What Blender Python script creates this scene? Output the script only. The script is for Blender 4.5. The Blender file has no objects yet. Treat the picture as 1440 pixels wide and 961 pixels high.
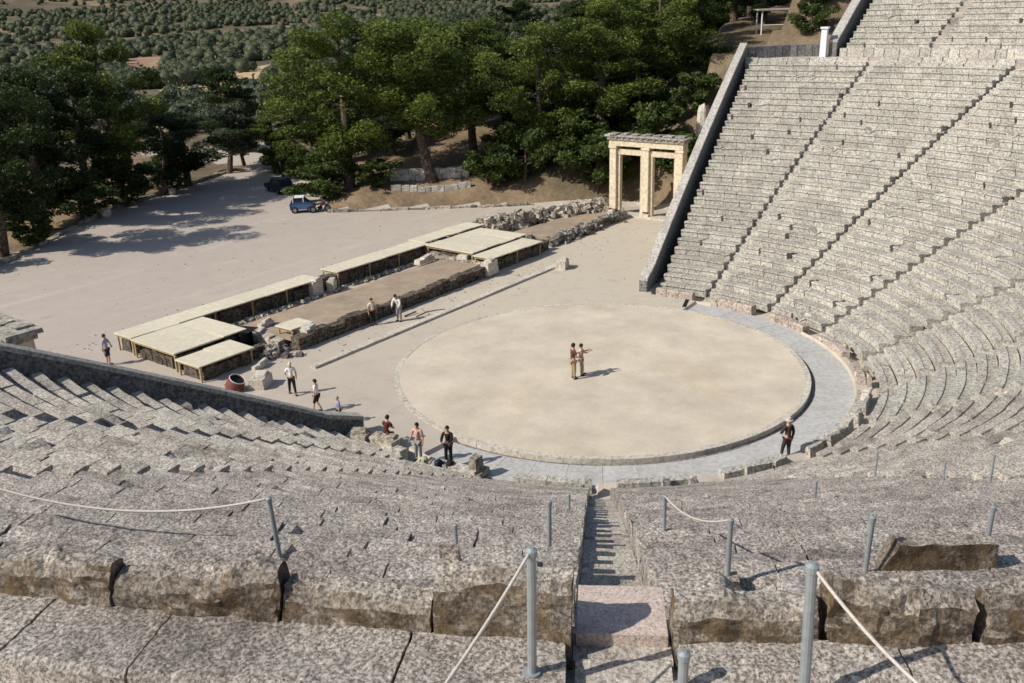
import bpy, math, random
from mathutils import Vector, Matrix, noise
random.seed(7)
R = math.radians
SC = bpy.context.scene
COL = SC.collection
PI = math.pi

# ------------------------------------------------------------------ materials
def newmat(name):
    m = bpy.data.materials.new(name); m.use_nodes = True
    nt = m.node_tree; nt.nodes.clear()
    out = nt.nodes.new('ShaderNodeOutputMaterial'); b = nt.nodes.new('ShaderNodeBsdfPrincipled')
    nt.links.new(b.outputs[0], out.inputs[0])
    b.inputs['Roughness'].default_value = .85
    b.inputs['Specular IOR Level'].default_value = .2
    return m, nt, b

def nz(nt, scale, detail=4, rough=.6, vec=None, dist=0.):
    n = nt.nodes.new('ShaderNodeTexNoise'); n.inputs['Scale'].default_value = scale
    n.inputs['Detail'].default_value = detail; n.inputs['Roughness'].default_value = rough
    n.inputs['Distortion'].default_value = dist
    if vec is None:
        g = nt.nodes.new('ShaderNodeNewGeometry'); vec = g.outputs['Position']
    nt.links.new(vec, n.inputs['Vector'])
    return n.outputs['Fac']

def ramp(nt, fac, stops):
    r = nt.nodes.new('ShaderNodeValToRGB'); el = r.color_ramp.elements
    while len(el) < len(stops): el.new(.5)
    for e, (p, c) in zip(el, stops): e.position = p; e.color = (*c, 1)
    nt.links.new(fac, r.inputs[0]); return r.outputs[0]

def mixc(nt, a, b, fac=None, f=.5, mode='MIX'):
    m = nt.nodes.new('ShaderNodeMix'); m.data_type = 'RGBA'; m.blend_type = mode
    for s, v in ((6, a), (7, b)):
        if isinstance(v, tuple): m.inputs[s].default_value = (*v, 1)
        else: nt.links.new(v, m.inputs[s])
    if fac is None: m.inputs[0].default_value = f
    else: nt.links.new(fac, m.inputs[0])
    return m.outputs[2]

def mrange(nt, v, a, b, c=0., d=1.):
    n = nt.nodes.new('ShaderNodeMapRange'); nt.links.new(v, n.inputs[0])
    for i, x in enumerate((a, b, c, d)): n.inputs[i + 1].default_value = x
    return n.outputs[0]

def bump(nt, b, h, strength, dist):
    n = nt.nodes.new('ShaderNodeBump'); n.inputs['Strength'].default_value = strength
    n.inputs['Distance'].default_value = dist
    nt.links.new(h, n.inputs['Height']); nt.links.new(n.outputs[0], b.inputs['Normal'])

def tone_mul(nt, col, lo=.75, hi=1.25):
    a = nt.nodes.new('ShaderNodeAttribute'); a.attribute_name = 'tone'
    v = mrange(nt, a.outputs['Fac'], 0, 1, lo, hi)
    c = nt.nodes.new('ShaderNodeCombineColor')
    for i in range(3): nt.links.new(v, c.inputs[i])
    return mixc(nt, col, c.outputs[0], f=1., mode='MULTIPLY')

def stone(name, dark, mid, light, speck=22, patch=1.1, stain=None, mult=(.78, 1.22), bs=.7):
    m, nt, b = newmat(name)
    g = nt.nodes.new('ShaderNodeNewGeometry'); pos = g.outputs['Position']
    fine = nz(nt, speck, 5, .7, pos)
    pat = nz(nt, patch, 4, .6, pos)
    c1 = ramp(nt, fine, [(.40, dark), (.49, mid), (.58, light)])
    c2 = ramp(nt, pat, [(.3, (mid[0] * .6, mid[1] * .6, mid[2] * .56)), (.42, (mid[0] * 1.0, mid[1] * .93, mid[2] * .9)), (.55, mid), (.7, tuple(min(1, x * 1.28) for x in mid))])
    col = mixc(nt, c1, c2, f=.3)
    blot = nz(nt, speck * .22, 5, .7, pos, .3)
    col = mixc(nt, col, dark, mrange(nt, blot, .56, .70, 0, .45))
    pale = nz(nt, speck * .33, 4, .6, pos, .2)
    col = mixc(nt, col, light, mrange(nt, pale, .58, .68, 0, .5))
    if speck > 12:
        vo = nt.nodes.new('ShaderNodeTexVoronoi'); vo.inputs['Scale'].default_value = speck * 1.1; nt.links.new(pos, vo.inputs['Vector'])
        pit = nt.nodes.new('ShaderNodeMath'); pit.operation = 'MULTIPLY'
        nt.links.new(mrange(nt, vo.outputs['Distance'], .18, .34, .85, 0), pit.inputs[0]); nt.links.new(mrange(nt, nz(nt, speck * .3, 3, .6, pos), .46, .56), pit.inputs[1])
        col = mixc(nt, col, tuple(x * .6 for x in dark), pit.outputs[0])
        v2 = nt.nodes.new('ShaderNodeTexVoronoi'); v2.inputs['Scale'].default_value = speck * .62; nt.links.new(pos, v2.inputs['Vector'])
        lic = nt.nodes.new('ShaderNodeMath'); lic.operation = 'MULTIPLY'
        nt.links.new(mrange(nt, v2.outputs['Distance'], .2, .36, .8, 0), lic.inputs[0]); nt.links.new(mrange(nt, nz(nt, speck * .16, 3, .6, pos), .48, .58), lic.inputs[1])
        col = mixc(nt, col, tuple(min(.8, x * 1.12) for x in light), lic.outputs[0])
    if stain:
        s = nt.nodes.new('ShaderNodeSeparateXYZ'); nt.links.new(g.outputs['True Normal'], s.inputs[0])
        a = nt.nodes.new('ShaderNodeMath'); a.operation = 'ABSOLUTE'; nt.links.new(s.outputs[2], a.inputs[0])
        fac = mrange(nt, a.outputs[0], .2, .8, 1, 0)
        fm = nt.nodes.new('ShaderNodeMath'); fm.operation = 'MULTIPLY'; nt.links.new(fac, fm.inputs[0]); nt.links.new(mrange(nt, nz(nt, 3.1, 6, .7, pos, .4), .36, .55, .25, .95), fm.inputs[1]); fac = fm.outputs[0]
        st = mixc(nt, tuple(x * .35 for x in stain), stain, mrange(nt, nz(nt, 6, 5, .7, pos), .4, .6))
        col = mixc(nt, col, st, fac)
    if speck > 12:      # broad weathering: sooty and bleached areas, some rosy
        wz = nz(nt, .55, 5, .7, pos, .6)
        col = mixc(nt, col, ramp(nt, wz, [(.34, (.58, .56, .55)), (.46, (1.03, 1.0, .985)), (.6, (1.22, 1.21, 1.18))]), f=.9, mode='MULTIPLY')
        w2 = nz(nt, 2.6, 6, .75, pos, .8)
        col = mixc(nt, col, tuple(x * 1.1 for x in dark), mrange(nt, w2, .57, .68, 0, .6))
    col = tone_mul(nt, col, *mult)
    nt.links.new(col, b.inputs['Base Color'])
    h = nt.nodes.new('ShaderNodeMath'); h.operation = 'ADD'
    nt.links.new(fine, h.inputs[0]); nt.links.new(blot, h.inputs[1])
    bump(nt, b, h.outputs[0], bs, .03)
    return m

def plain(name, col, rough=.7, var=.12, scale=8, metal=0., mult=None):
    m, nt, b = newmat(name)
    n = nz(nt, scale, 4, .6)
    c = ramp(nt, n, [(.3, tuple(x * (1 - var) for x in col)), (.7, tuple(min(1, x * (1 + var)) for x in col))])
    if mult: c = tone_mul(nt, c, *mult)
    nt.links.new(c, b.inputs['Base Color'])
    b.inputs['Roughness'].default_value = rough; b.inputs['Metallic'].default_value = metal
    return m

def ground_mat(name, a, bcol, c, s1=.06, s2=.9, s3=14, dark=None):
    m, nt, b = newmat(name)
    g = nt.nodes.new('ShaderNodeNewGeometry'); pos = g.outputs['Position']
    big = nz(nt, s1, 5, .6, pos, .6)
    col = ramp(nt, big, [(.3, a), (.5, bcol), (.7, c)])
    med = nz(nt, s2, 6, .65, pos)
    col = mixc(nt, col, ramp(nt, med, [(.3, (.62, .6, .6)), (.7, (1.25, 1.25, 1.22))]), f=.55, mode='MULTIPLY')
    fine = nz(nt, s3, 4, .7, pos)
    col = mixc(nt, col, ramp(nt, fine, [(.3, (.75, .74, .73)), (.7, (1.2, 1.2, 1.2))]), f=.5, mode='MULTIPLY')
    nt.links.new(col, b.inputs['Base Color'])
    bump(nt, b, fine, .4, .03)
    return m

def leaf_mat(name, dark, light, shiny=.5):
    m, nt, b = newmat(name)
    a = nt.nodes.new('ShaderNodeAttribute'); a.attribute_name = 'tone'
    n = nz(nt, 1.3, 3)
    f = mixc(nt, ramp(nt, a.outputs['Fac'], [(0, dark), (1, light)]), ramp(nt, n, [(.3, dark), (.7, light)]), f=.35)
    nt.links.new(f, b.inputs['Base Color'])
    b.inputs['Roughness'].default_value = shiny
    tr = nt.nodes.new('ShaderNodeBsdfTranslucent'); nt.links.new(f, tr.inputs[0])
    mx = nt.nodes.new('ShaderNodeMixShader'); mx.inputs[0].default_value = .28
    nt.links.new(b.outputs[0], mx.inputs[1]); nt.links.new(tr.outputs[0], mx.inputs[2])
    nt.links.new(mx.outputs[0], nt.nodes['Material Output'].inputs[0])
    return m

M = {}
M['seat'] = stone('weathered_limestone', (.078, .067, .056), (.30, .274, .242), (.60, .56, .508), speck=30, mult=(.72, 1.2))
M['seat_far'] = stone('creamy_seat_limestone', (.16, .15, .126), (.435, .412, .357), (.67, .645, .575), speck=9, mult=(.72, 1.18))  # paler, creamier stone colour than the near seats
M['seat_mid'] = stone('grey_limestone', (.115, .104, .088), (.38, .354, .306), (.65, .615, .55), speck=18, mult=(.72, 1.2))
M['throne'] = stone('stained_limestone', (.06, .052, .042), (.27, .245, .21), (.53, .49, .43), speck=30, stain=(.15, .105, .06))
M['front'] = stone('reddish_limestone', (.14, .11, .09), (.42, .345, .29), (.62, .54, .47), speck=7)
M['stair'] = stone('stair_limestone', (.16, .145, .125), (.38, .35, .31), (.54, .51, .45), speck=30, mult=(.85, 1.15))
M['landing'] = stone('pinkish_slab', (.30, .235, .21), (.45, .37, .33), (.55, .47, .42), speck=34, bs=.4)
M['wallstone'] = stone('wall_limestone', (.06, .06, .06), (.165, .163, .158), (.30, .295, .28), speck=8)  # colour darkened to deepen the shade on the end walls' inner faces
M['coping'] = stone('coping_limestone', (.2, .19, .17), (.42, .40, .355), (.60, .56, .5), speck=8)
M['ruin'] = stone('ruin_limestone', (.10, .085, .065), (.34, .30, .24), (.58, .53, .44), speck=6, mult=(.5, 1.3))
M['rubble'] = stone('dark_rubble_stone', (.05, .045, .04), (.20, .185, .16), (.42, .40, .35), speck=5, mult=(.4, 1.5))
M['rubbleback'] = stone('shade_dark_stone', (.02, .017, .013), (.08, .065, .05), (.2, .17, .13), speck=6)  # shade of the under-roof wall faces is put into this dark colour
M['propylon'] = stone('cream_limestone', (.46, .385, .265), (.64, .545, .40), (.74, .655, .505), speck=4, patch=.8, mult=(.9, 1.1), bs=.3)
M['cornice'] = stone('grey_cornice_stone', (.12, .11, .10), (.30, .28, .24), (.50, .46, .40), speck=5)
M['paving'] = stone('blue_grey_paving', (.37, .36, .34), (.455, .445, .42), (.52, .51, .48), speck=5, patch=.6, mult=(.96, 1.04), bs=.3)
M['ring'] = stone('ring_stone', (.32, .29, .24), (.52, .475, .40), (.62, .58, .5), speck=6, mult=(.85, 1.15), bs=.3)
def two_tone_ground():
    m, nt, b = newmat('pale_earth')
    g = nt.nodes.new('ShaderNodeNewGeometry'); pos = g.outputs['Position']
    v = nt.nodes.new('ShaderNodeVectorMath'); v.operation = 'DISTANCE'; nt.links.new(pos, v.inputs[0]); v.inputs[1].default_value = (14, 2, 0)
    n0 = nz(nt, .12, 5, .6, pos, .5)
    ad = nt.nodes.new('ShaderNodeMath'); ad.operation = 'MULTIPLY_ADD'; nt.links.new(n0, ad.inputs[0]); ad.inputs[1].default_value = 16; nt.links.new(v.outputs['Value'], ad.inputs[2])
    col = ramp(nt, mrange(nt, ad.outputs[0], 22, 44), [(0, (.54, .475, .375)), (.5, (.485, .425, .35)), (1, (.46, .40, .345))])
    t = nz(nt, .35, 6, .65, pos, .8)
    col = mixc(nt, col, (.60, .53, .46), mrange(nt, t, .55, .75, 0, .4))
    col = mixc(nt, col, (.36, .315, .27), mrange(nt, nz(nt, .9, 6, .7, pos, .4), .52, .75, 0, .6))
    # faint wheel and foot worn streaks
    mp = nt.nodes.new('ShaderNodeMapping'); mp.inputs['Rotation'].default_value = (0, 0, .95); mp.inputs['Scale'].default_value = (.12, 1.6, 1); nt.links.new(pos, mp.inputs[0])
    st = nz(nt, .55, 4, .6, mp.outputs[0], .6)
    col = mixc(nt, col, (.60, .55, .49), mrange(nt, st, .56, .7, 0, .3))
    f = nz(nt, 14, 4, .75, pos)
    col = mixc(nt, col, ramp(nt, f, [(.3, (.78, .77, .76)), (.7, (1.16, 1.16, 1.16))]), f=.55, mode='MULTIPLY')
    nt.links.new(col, b.inputs['Base Color']); bump(nt, b, f, .4, .03)
    return m
M['sand'] = ground_mat('packed_sand', (.585, .51, .39), (.61, .54, .43), (.58, .495, .365), .14, .35, 16)
M['ground'] = two_tone_ground()
M['diazoma'] = stone('walkway_stone', (.28, .24, .21), (.47, .41, .37), (.58, .52, .47), speck=16)
M['board'] = plain('cream_board', (.66, .60, .46), .7, .1, 3, mult=(.9, 1.08))
M['timber'] = plain('pale_timber', (.40, .30, .17), .8, .3, 5)
M['steel'] = plain('galvanised_post', (.33, .36, .37), .45, .12, 14, .35)
M['rope'] = plain('pale_rope', (.55, .51, .45), .9, .2, 60)
M['bark'] = stone('pine_bark', (.03, .022, .016), (.10, .075, .055), (.2, .155, .12), speck=5)
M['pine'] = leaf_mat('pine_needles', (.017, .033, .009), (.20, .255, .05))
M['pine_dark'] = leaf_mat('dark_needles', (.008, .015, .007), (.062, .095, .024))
M['olive'] = leaf_mat('olive_leaves', (.03, .045, .027), (.18, .205, .125))
M['bushm'] = leaf_mat('shrub_leaves', (.018, .032, .01), (.11, .155, .035))
M['farleaf'] = leaf_mat('distant_leaves', (.03, .042, .022), (.165, .18, .095))
M['sheet'] = plain('white_canvas', (.72, .74, .76), .7, .06)
M['white'] = plain('white_paint', (.78, .78, .77), .4, .05)
M['blue'] = plain('blue_paint', (.07, .13, .26), .35, .1)
M['navy'] = plain('navy_paint', (.015, .022, .05), .3, .1)
M['black'] = plain('black_rubber', (.015, .015, .016), .7, .2)
M['glass'] = plain('dark_glass', (.02, .03, .04), .15, .1)
M['red'] = plain('dull_red_paint', (.17, .06, .045), .75, .35, 4)
M['skin'] = plain('skin', (.50, .29, .20), .6, .06)
M['hairm'] = plain('dark_hair', (.025, .017, .012), .6, .2)
M['wood_sign'] = plain('sign_board', (.30, .24, .16), .7, .2)

def cloth(name, c): 
    if name not in M: M[name] = plain(name, c, .85, .12, 12)
    return M[name]

# terrain: earth, dry straw clearings, scrub
def terrain_mat():
    m, nt, b = newmat('hillside_earth')
    g = nt.nodes.new('ShaderNodeNewGeometry'); pos = g.outputs['Position']
    a = nz(nt, .018, 5, .6, pos, .5); c = nz(nt, .12, 5, .65, pos)
    col = ramp(nt, a, [(.36, (.07, .075, .045)), (.5, (.20, .145, .09)), (.6, (.46, .33, .19)), (.68, (.16, .115, .07))])
    c2 = ramp(nt, c, [(.35, (.06, .065, .04)), (.55, (.30, .21, .14)), (.7, (.44, .34, .22))])
    col = mixc(nt, col, c2, f=.5)
    f = nz(nt, 2.5, 5, .7, pos)
    col = mixc(nt, col, ramp(nt, f, [(.3, (.55, .55, .5)), (.7, (1.25, 1.25, 1.2))]), f=.6, mode='MULTIPLY')
    nt.links.new(col, b.inputs['Base Color']); bump(nt, b, f, .6, .2)
    return m
M['terrain'] = terrain_mat()
M['valley'] = ground_mat('valley_floor', (.09, .085, .05), (.15, .12, .075), (.34, .24, .14), .011, .05, .6)

# ------------------------------------------------------------------ mesh helpers
class MB:
    def __init__(s): s.v = []; s.f = []; s.t = []
    def add(s, vs, fs, tone=.5):
        o = len(s.v); s.v.extend(vs); s.f.extend([tuple(i + o for i in f) for f in fs])
        s.t.extend([tone] * len(vs) if not isinstance(tone, list) else tone)
    def box(s, c, size, rz=0., tone=.5, jit=0., taper=1., rx=0., ry=0.):
        sx, sy, sz = (q / 2 for q in size)
        m = Matrix.Rotation(rz, 3, 'Z') @ Matrix.Rotation(ry, 3, 'Y') @ Matrix.Rotation(rx, 3, 'X')
        vs = []
        for z in (-1, 1):
            k = taper if z > 0 else 1
            for x, y in ((-1, -1), (1, -1), (1, 1), (-1, 1)):
                p = Vector((x * sx * k, y * sy * k, z * sz))
                if jit: p += Vector([random.uniform(-jit, jit) for _ in range(3)])
                vs.append(tuple(m @ p + Vector(c)))
        s.add(vs, [(0, 3, 2, 1), (4, 5, 6, 7), (0, 1, 5, 4), (1, 2, 6, 5), (2, 3, 7, 6), (3, 0, 4, 7)], tone)
    def tube(s, pts, rad, n=8, tone=.5, cap=True):
        if not isinstance(rad, (list, tuple)): rad = [rad] * len(pts)
        pts = [Vector(p) for p in pts]; vs = []
        up = Vector((.13, .21, .97)).normalized()
        for i, p in enumerate(pts):
            d = (pts[min(i + 1, len(pts) - 1)] - pts[max(i - 1, 0)]).normalized()
            a = d.cross(up if abs(d.dot(up)) < .95 else Vector((1, 0, 0))).normalized(); b = d.cross(a)
            for k in range(n):
                t = 2 * PI * k / n
                vs.append(tuple(p + (a * math.cos(t) + b * math.sin(t)) * rad[i]))
        fs = [(i * n + k, i * n + (k + 1) % n, (i + 1) * n + (k + 1) % n, (i + 1) * n + k) for i in range(len(pts) - 1) for k in range(n)]
        if cap: fs += [tuple(range(n))[::-1], tuple(range((len(pts) - 1) * n, len(pts) * n))]
        s.add(vs, fs, tone)
    def rock(s, c, size, seed=None, sub=2, tone=.5, amp=.22, pw=.6):
        sd = random.uniform(0, 999) if seed is None else seed
        n = 4 * sub; vs = []; idx = {}
        fs = []
        def P(u):
            d = u.normalized()
            q = Vector((math.copysign(abs(d.x) ** pw, d.x), math.copysign(abs(d.y) ** pw, d.y), math.copysign(abs(d.z) ** pw, d.z)))
            k = 1 + amp * 2 * noise.noise(d * 1.6 + Vector((sd, sd * .7, 0)))
            return (c[0] + q.x * size[0] / 2 * k, c[1] + q.y * size[1] / 2 * k, c[2] + q.z * size[2] / 2 * k)
        rings = n // 2 + 1
        for i in range(rings):
            th = PI * i / (rings - 1)
            for j in range(n):
                ph = 2 * PI * j / n
                vs.append(P(Vector((math.sin(th) * math.cos(ph), math.sin(th) * math.sin(ph), math.cos(th) + 1e-4))))
        for i in range(rings - 1):
            for j in range(n): fs.append((i * n + j, (i + 1) * n + j, (i + 1) * n + (j + 1) % n, i * n + (j + 1) % n))
        s.add(vs, fs, tone)
    def build(s, name, mat, parent=None, smooth=False, origin=None):
        me = bpy.data.meshes.new(name)
        v = s.v
        if origin is not None:
            o = Vector(origin); v = [tuple(Vector(p) - o) for p in v]
        me.from_pydata(v, [], s.f); me.update()
        at = me.attributes.new('tone', 'FLOAT', 'POINT'); at.data.foreach_set('value', s.t)
        if smooth: me.shade_smooth()
        me.materials.append(mat)
        ob = bpy.data.objects.new(name, me); COL.objects.link(ob)
        if parent is not None: ob.parent = parent
        if origin is not None: ob.location = origin
        return ob

def tag(o, label=None, cat=None, group=None, kind=None):
    if label: o['label'] = label
    if cat: o['category'] = cat
    if group: o['group'] = group
    if kind: o['kind'] = kind
    return o
def empty(name, loc=(0, 0, 0), rz=0., label=None, cat=None, group=None):
    o = bpy.data.objects.new(name, None); COL.objects.link(o); o.location = loc; o.rotation_euler = (0, 0, rz)
    o.empty_display_size = .3
    return tag(o, label, cat, group)
def rnd(a, b): return random.uniform(a, b)

# ------------------------------------------------------------------ camera, light, sky
CAM = Vector((-36.30869, -23.02559, 17.03667))
r_ = Vector((0.607716, -0.793600, -0.029671)); u_ = Vector((0.289305, 0.186437, 0.938906)); d_ = Vector((0.739584, 0.579172, -0.342893))
cd = bpy.data.cameras.new('camera'); cam = bpy.data.objects.new('camera', cd); COL.objects.link(cam)
mw = Matrix.Identity(4)
for i in range(3):
    mw[i][0] = r_[i]; mw[i][1] = u_[i]; mw[i][2] = -d_[i]; mw[i][3] = CAM[i]
cam.matrix_world = mw
cd.sensor_width = 36; cd.lens = 32.434; cd.clip_start = .1; cd.clip_end = 12000
SC.camera = cam

SUN_EL = R(39.5); to_sun = Vector((-.853, .522, 0)).normalized() * math.cos(SUN_EL) + Vector((0, 0, math.sin(SUN_EL)))
sl = bpy.data.lights.new('sun', 'SUN'); sl.energy = 4.7; sl.angle = R(.5); sl.color = (1., .94, .85)
so = bpy.data.objects.new('sun', sl); COL.objects.link(so)
so.rotation_euler = to_sun.to_track_quat('Z', 'Y').to_euler(); so.location = (0, 0, 60)
w = bpy.data.worlds.new('World'); SC.world = w; w.use_nodes = True
nt = w.node_tree; bg = nt.nodes['Background']
sky = nt.nodes.new('ShaderNodeTexSky'); sky.sky_type = 'NISHITA'; sky.sun_disc = False
sky.sun_elevation = SUN_EL; sky.sun_rotation = math.atan2(to_sun.x, to_sun.y)
nt.links.new(sky.outputs[0], bg.inputs[0]); bg.inputs[1].default_value = .11
SC.view_settings.view_transform = 'Standard'; SC.view_settings.look = 'None'
SC.cycles.filter_width = 1.6
try: SC.cycles.pixel_filter_type = 'BLACKMAN_HARRIS'
except Exception: pass
SC.cycles.max_bounces = 5; SC.cycles.diffuse_bounces = 3

# ------------------------------------------------------------------ theatre geometry
E0 = 3.66; A4 = R(73.2)
def zl(r): return .157 + .5105 * (r - 13.07) - .347 * (r - 13) * (r - 38) / 625 * 4
def fr(side):      # centre of the arcs: 0 for the eight middle wedges, +-1 for the two outer ones each side
    if side == 0: return (0., 0., 0.)
    return (-side * E0 * math.sin(A4), E0 * math.cos(A4), E0)
def PT(side, ph, rho, z):
    cx, cy, e = fr(side)
    return (cx + (rho + e) * math.sin(ph), cy - (rho + e) * math.cos(ph), z)
DEP = .735; NR = 32
def rho_i(i): return 13.07 + DEP * i
def z_i(i): return zl(rho_i(i) + .37)
TOPR = rho_i(NR)            # 36.59: throne row starts
ZD = 12.45
STAIR = {4: (0, R(72.8)), 3: (0, R(54.6)), 2: (0, R(35.7)), 1: (0, R(18.9)), 0: (0, 0.), -1: (0, R(-19.2)), -2: (0, R(-38.4)), -3: (0, R(-57.33)), -4: (0, R(-75.2)),
         5: (1, R(87.6)), -5: (-1, R(-87.6)), 6: (1, R(102)), -6: (-1, R(-102))}
SW = .74   # stair width

def camdist(x, y, z): return (Vector((x, y, z)) - CAM).length

def rough(p, amp, sc):
    q = Vector(p)
    return Vector((noise.noise(q * sc), noise.noise(q * sc + Vector((31, 7, 3))), noise.noise(q * sc + Vector((3, 51, 17))))) * amp

def block_strip(mb, side, pa, pb, prof, step, amp, tone, tilt=0., dz=0., dr=0., chip=None, foot=0.):
    """one stone: profile (rho, z) swept from angle pa to pb; amp > 0 weathers it"""
    rm = prof[0][0] + fr(side)[2]
    n = max(1, int(abs(pb - pa) * rm / step)); vs = []; tones = []
    P = prof; L = len(P)
    for j in range(n + 1):
        t = j / n; a = pa + (pb - pa) * t
        for k, (rr, zz) in enumerate(P):
            z = zz + dz + tilt * (t - .5); r2 = rr + dr
            if chip and zz > chip[2]:
                c = chip[0] - abs(t - chip[1])
                if c > 0 and rr < P[0][0] + .34: z -= c * chip[3]
            q = Vector(PT(side, a, r2, z))
            if amp: q += rough(q, amp, 2.3) + rough(q, amp * .6, 7.) + (rough(q, amp * .35, 19.) if amp > .02 and step < .1 else Vector())
            vs.append(tuple(q)); tones.append(max(0., tone - (foot if foot and .37 < rr - P[0][0] + .07 < .72 else 0)))
    fs = []
    for j in range(n):
        for k in range(L):
            k2 = (k + 1) % L
            fs.append((j * L + k, j * L + k2, (j + 1) * L + k2, (j + 1) * L + k))
    fs.append(tuple(range(L))[::-1]); fs.append(tuple(range(n * L, n * L + L)))
    if L > 14:      # caps as fans so that subdivided profiles stay sound
        fs = fs[:-2]
        for base, flip in ((0, True), (n * L, False)):
            c = sum((Vector(vs[base + k]) for k in range(L)), Vector()) / L
            vs.append(tuple(c)); tones.append(tone); ci = len(vs) - 1
            for k in range(L):
                tri = (ci, base + k, base + (k + 1) % L)
                fs.append(tri[::-1] if flip else tri)
    mb.add(vs, fs, tones)

def densify(prof, s):
    out = []
    for i, p in enumerate(prof):
        q = prof[(i + 1) % len(prof)]; d = math.hypot(q[0] - p[0], q[1] - p[1]); n = max(1, int(d / s))
        for k in range(n): out.append((p[0] + (q[0] - p[0]) * k / n, p[1] + (q[1] - p[1]) * k / n))
    return out

def seat_row(i, side, pa, pb, parent, mat, r0, z0, depth=DEP, far=False, name='seat_row'):
    mb = MB()
    e = fr(side)[2]; rm = r0 + e + .3
    mid = PT(side, (pa + pb) / 2, r0, z0)
    a = pa; sgn = 1
    # solid bed under the stones
    n = max(2, int((pb - pa) * rm / .8)); vs = []
    for j in range(n + 1):
        t = pa + (pb - pa) * j / n
        for rr, zz in ((r0 + .1, z0 - .5), (r0 + .1, z0 - .36), (r0 + depth + .08, z0 - .34), (r0 + depth + .08, z0 - .5)):
            vs.append(PT(side, t, rr, zz))
    mb.add(vs, [(j * 4 + k, j * 4 + (k + 1) % 4, j * 4 + 4 + (k + 1) % 4, j * 4 + 4 + k) for j in range(n) for k in range(4)] + [(3, 2, 1, 0), (n * 4, n * 4 + 1, n * 4 + 2, n * 4 + 3)], .1)
    if i == 0 or True:
        pass
    rt = rnd(.42, .58)
    while a < pb - .003:
        L = rnd(.75, 1.45) / rm
        b = min(pb, a + L)
        if pb - b < .35 / rm: b = pb
        gap = rnd(.006, .022) / rm
        cx, cy, cz = PT(side, (a + b) / 2, r0 + .3, z0)
        D = camdist(cx, cy, cz)
        wear = noise.noise(Vector((cx * .16, cy * .16, 3.3)))
        dz = rnd(-.014, .014); dr = rnd(-.018, .018); tilt = rnd(-.022, .022)
        if wear > .2: dz += rnd(-.03, .02); dr += rnd(-.04, .04)
        h = .43
        prof = [(r0 + .075, z0 - h), (r0 + .07, z0 - .13), (r0, z0 - .085), (r0 + .012, z0 - .004), (r0 + .04, z0), (r0 + .345, z0 - .002),
                (r0 + .375, z0 - .06), (r0 + depth + .03, z0 - .05), (r0 + depth + .03, z0 - h)]
        tone = min(1, max(0, rt + rnd(-.28, .28)))
        chip = None; x = random.random()
        if x < (.10 if D > 30 else .14): chip = (rnd(.12, .3), rnd(0, 1), z0 - .2, rnd(.5, 1.2))
        if D > 24 and random.random() < .085:      # a lost piece: only the bed shows
            b2 = a + rnd(.08, .24) / rm
            a = b2; continue
        if D < 15:
            s = .055 if D < 11 else .08
            block_strip(mb, side, a + gap, b - gap, densify(prof, s), s, .026, tone, tilt, dz, dr, chip, .6)
        elif D < 24:
            block_strip(mb, side, a + gap, b - gap, densify(prof, .14), .14, .026, tone, tilt, dz, dr, chip, .6)
        else:
            block_strip(mb, side, a + gap, b - gap, prof, .3, 0.008, tone, tilt * .6, dz * .6, dr * .6, chip, .4)
        a = b
    return mb.build(name, mat, parent)

ORD = {0: 'first', 1: 'second', 2: 'third', 3: 'fourth', 4: 'fifth', 5: 'sixth', 6: 'seventh', 7: 'eighth', 8: 'ninth', 9: 'tenth', 10: 'eleventh', 11: 'twelfth'}
wl = {5: 'lower seating wedge touching the long end wall at far right',
      4: 'sunlit lower seating wedge second from the far end wall',
      3: 'sunlit lower seating wedge third from the far end wall, between second and third stairways',
      2: 'curving lower seating wedge fourth from the far end wall, at the right picture edge',
      1: 'curving lower seating wedge fifth from the far end wall, beyond the passage',
      0: 'lower seating wedge sixth from the far end wall, curving toward the camera',
      -1: 'lower seating wedge seventh from the far end wall, behind the thin posts at right',
      -2: 'lower seating wedge seventh from the far end wall, behind the thin posts at right',
      -3: 'rough grey lower seating wedge just right of the narrow centre stairway',
      -4: 'rough grey seating wedge left of the centre stairway, under the slack white rope',
      -5: 'narrow lower seating wedge between the two notched stairways at left',
      -6: 'jagged lower seating wedge in front of the left end wall'}
wl[-1] = 'lower seating wedge seventh from the far end wall, beyond the small distant posts'
wl[-2] = 'lower seating wedge eighth from the far end wall, crossed by small posts at right'
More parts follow.
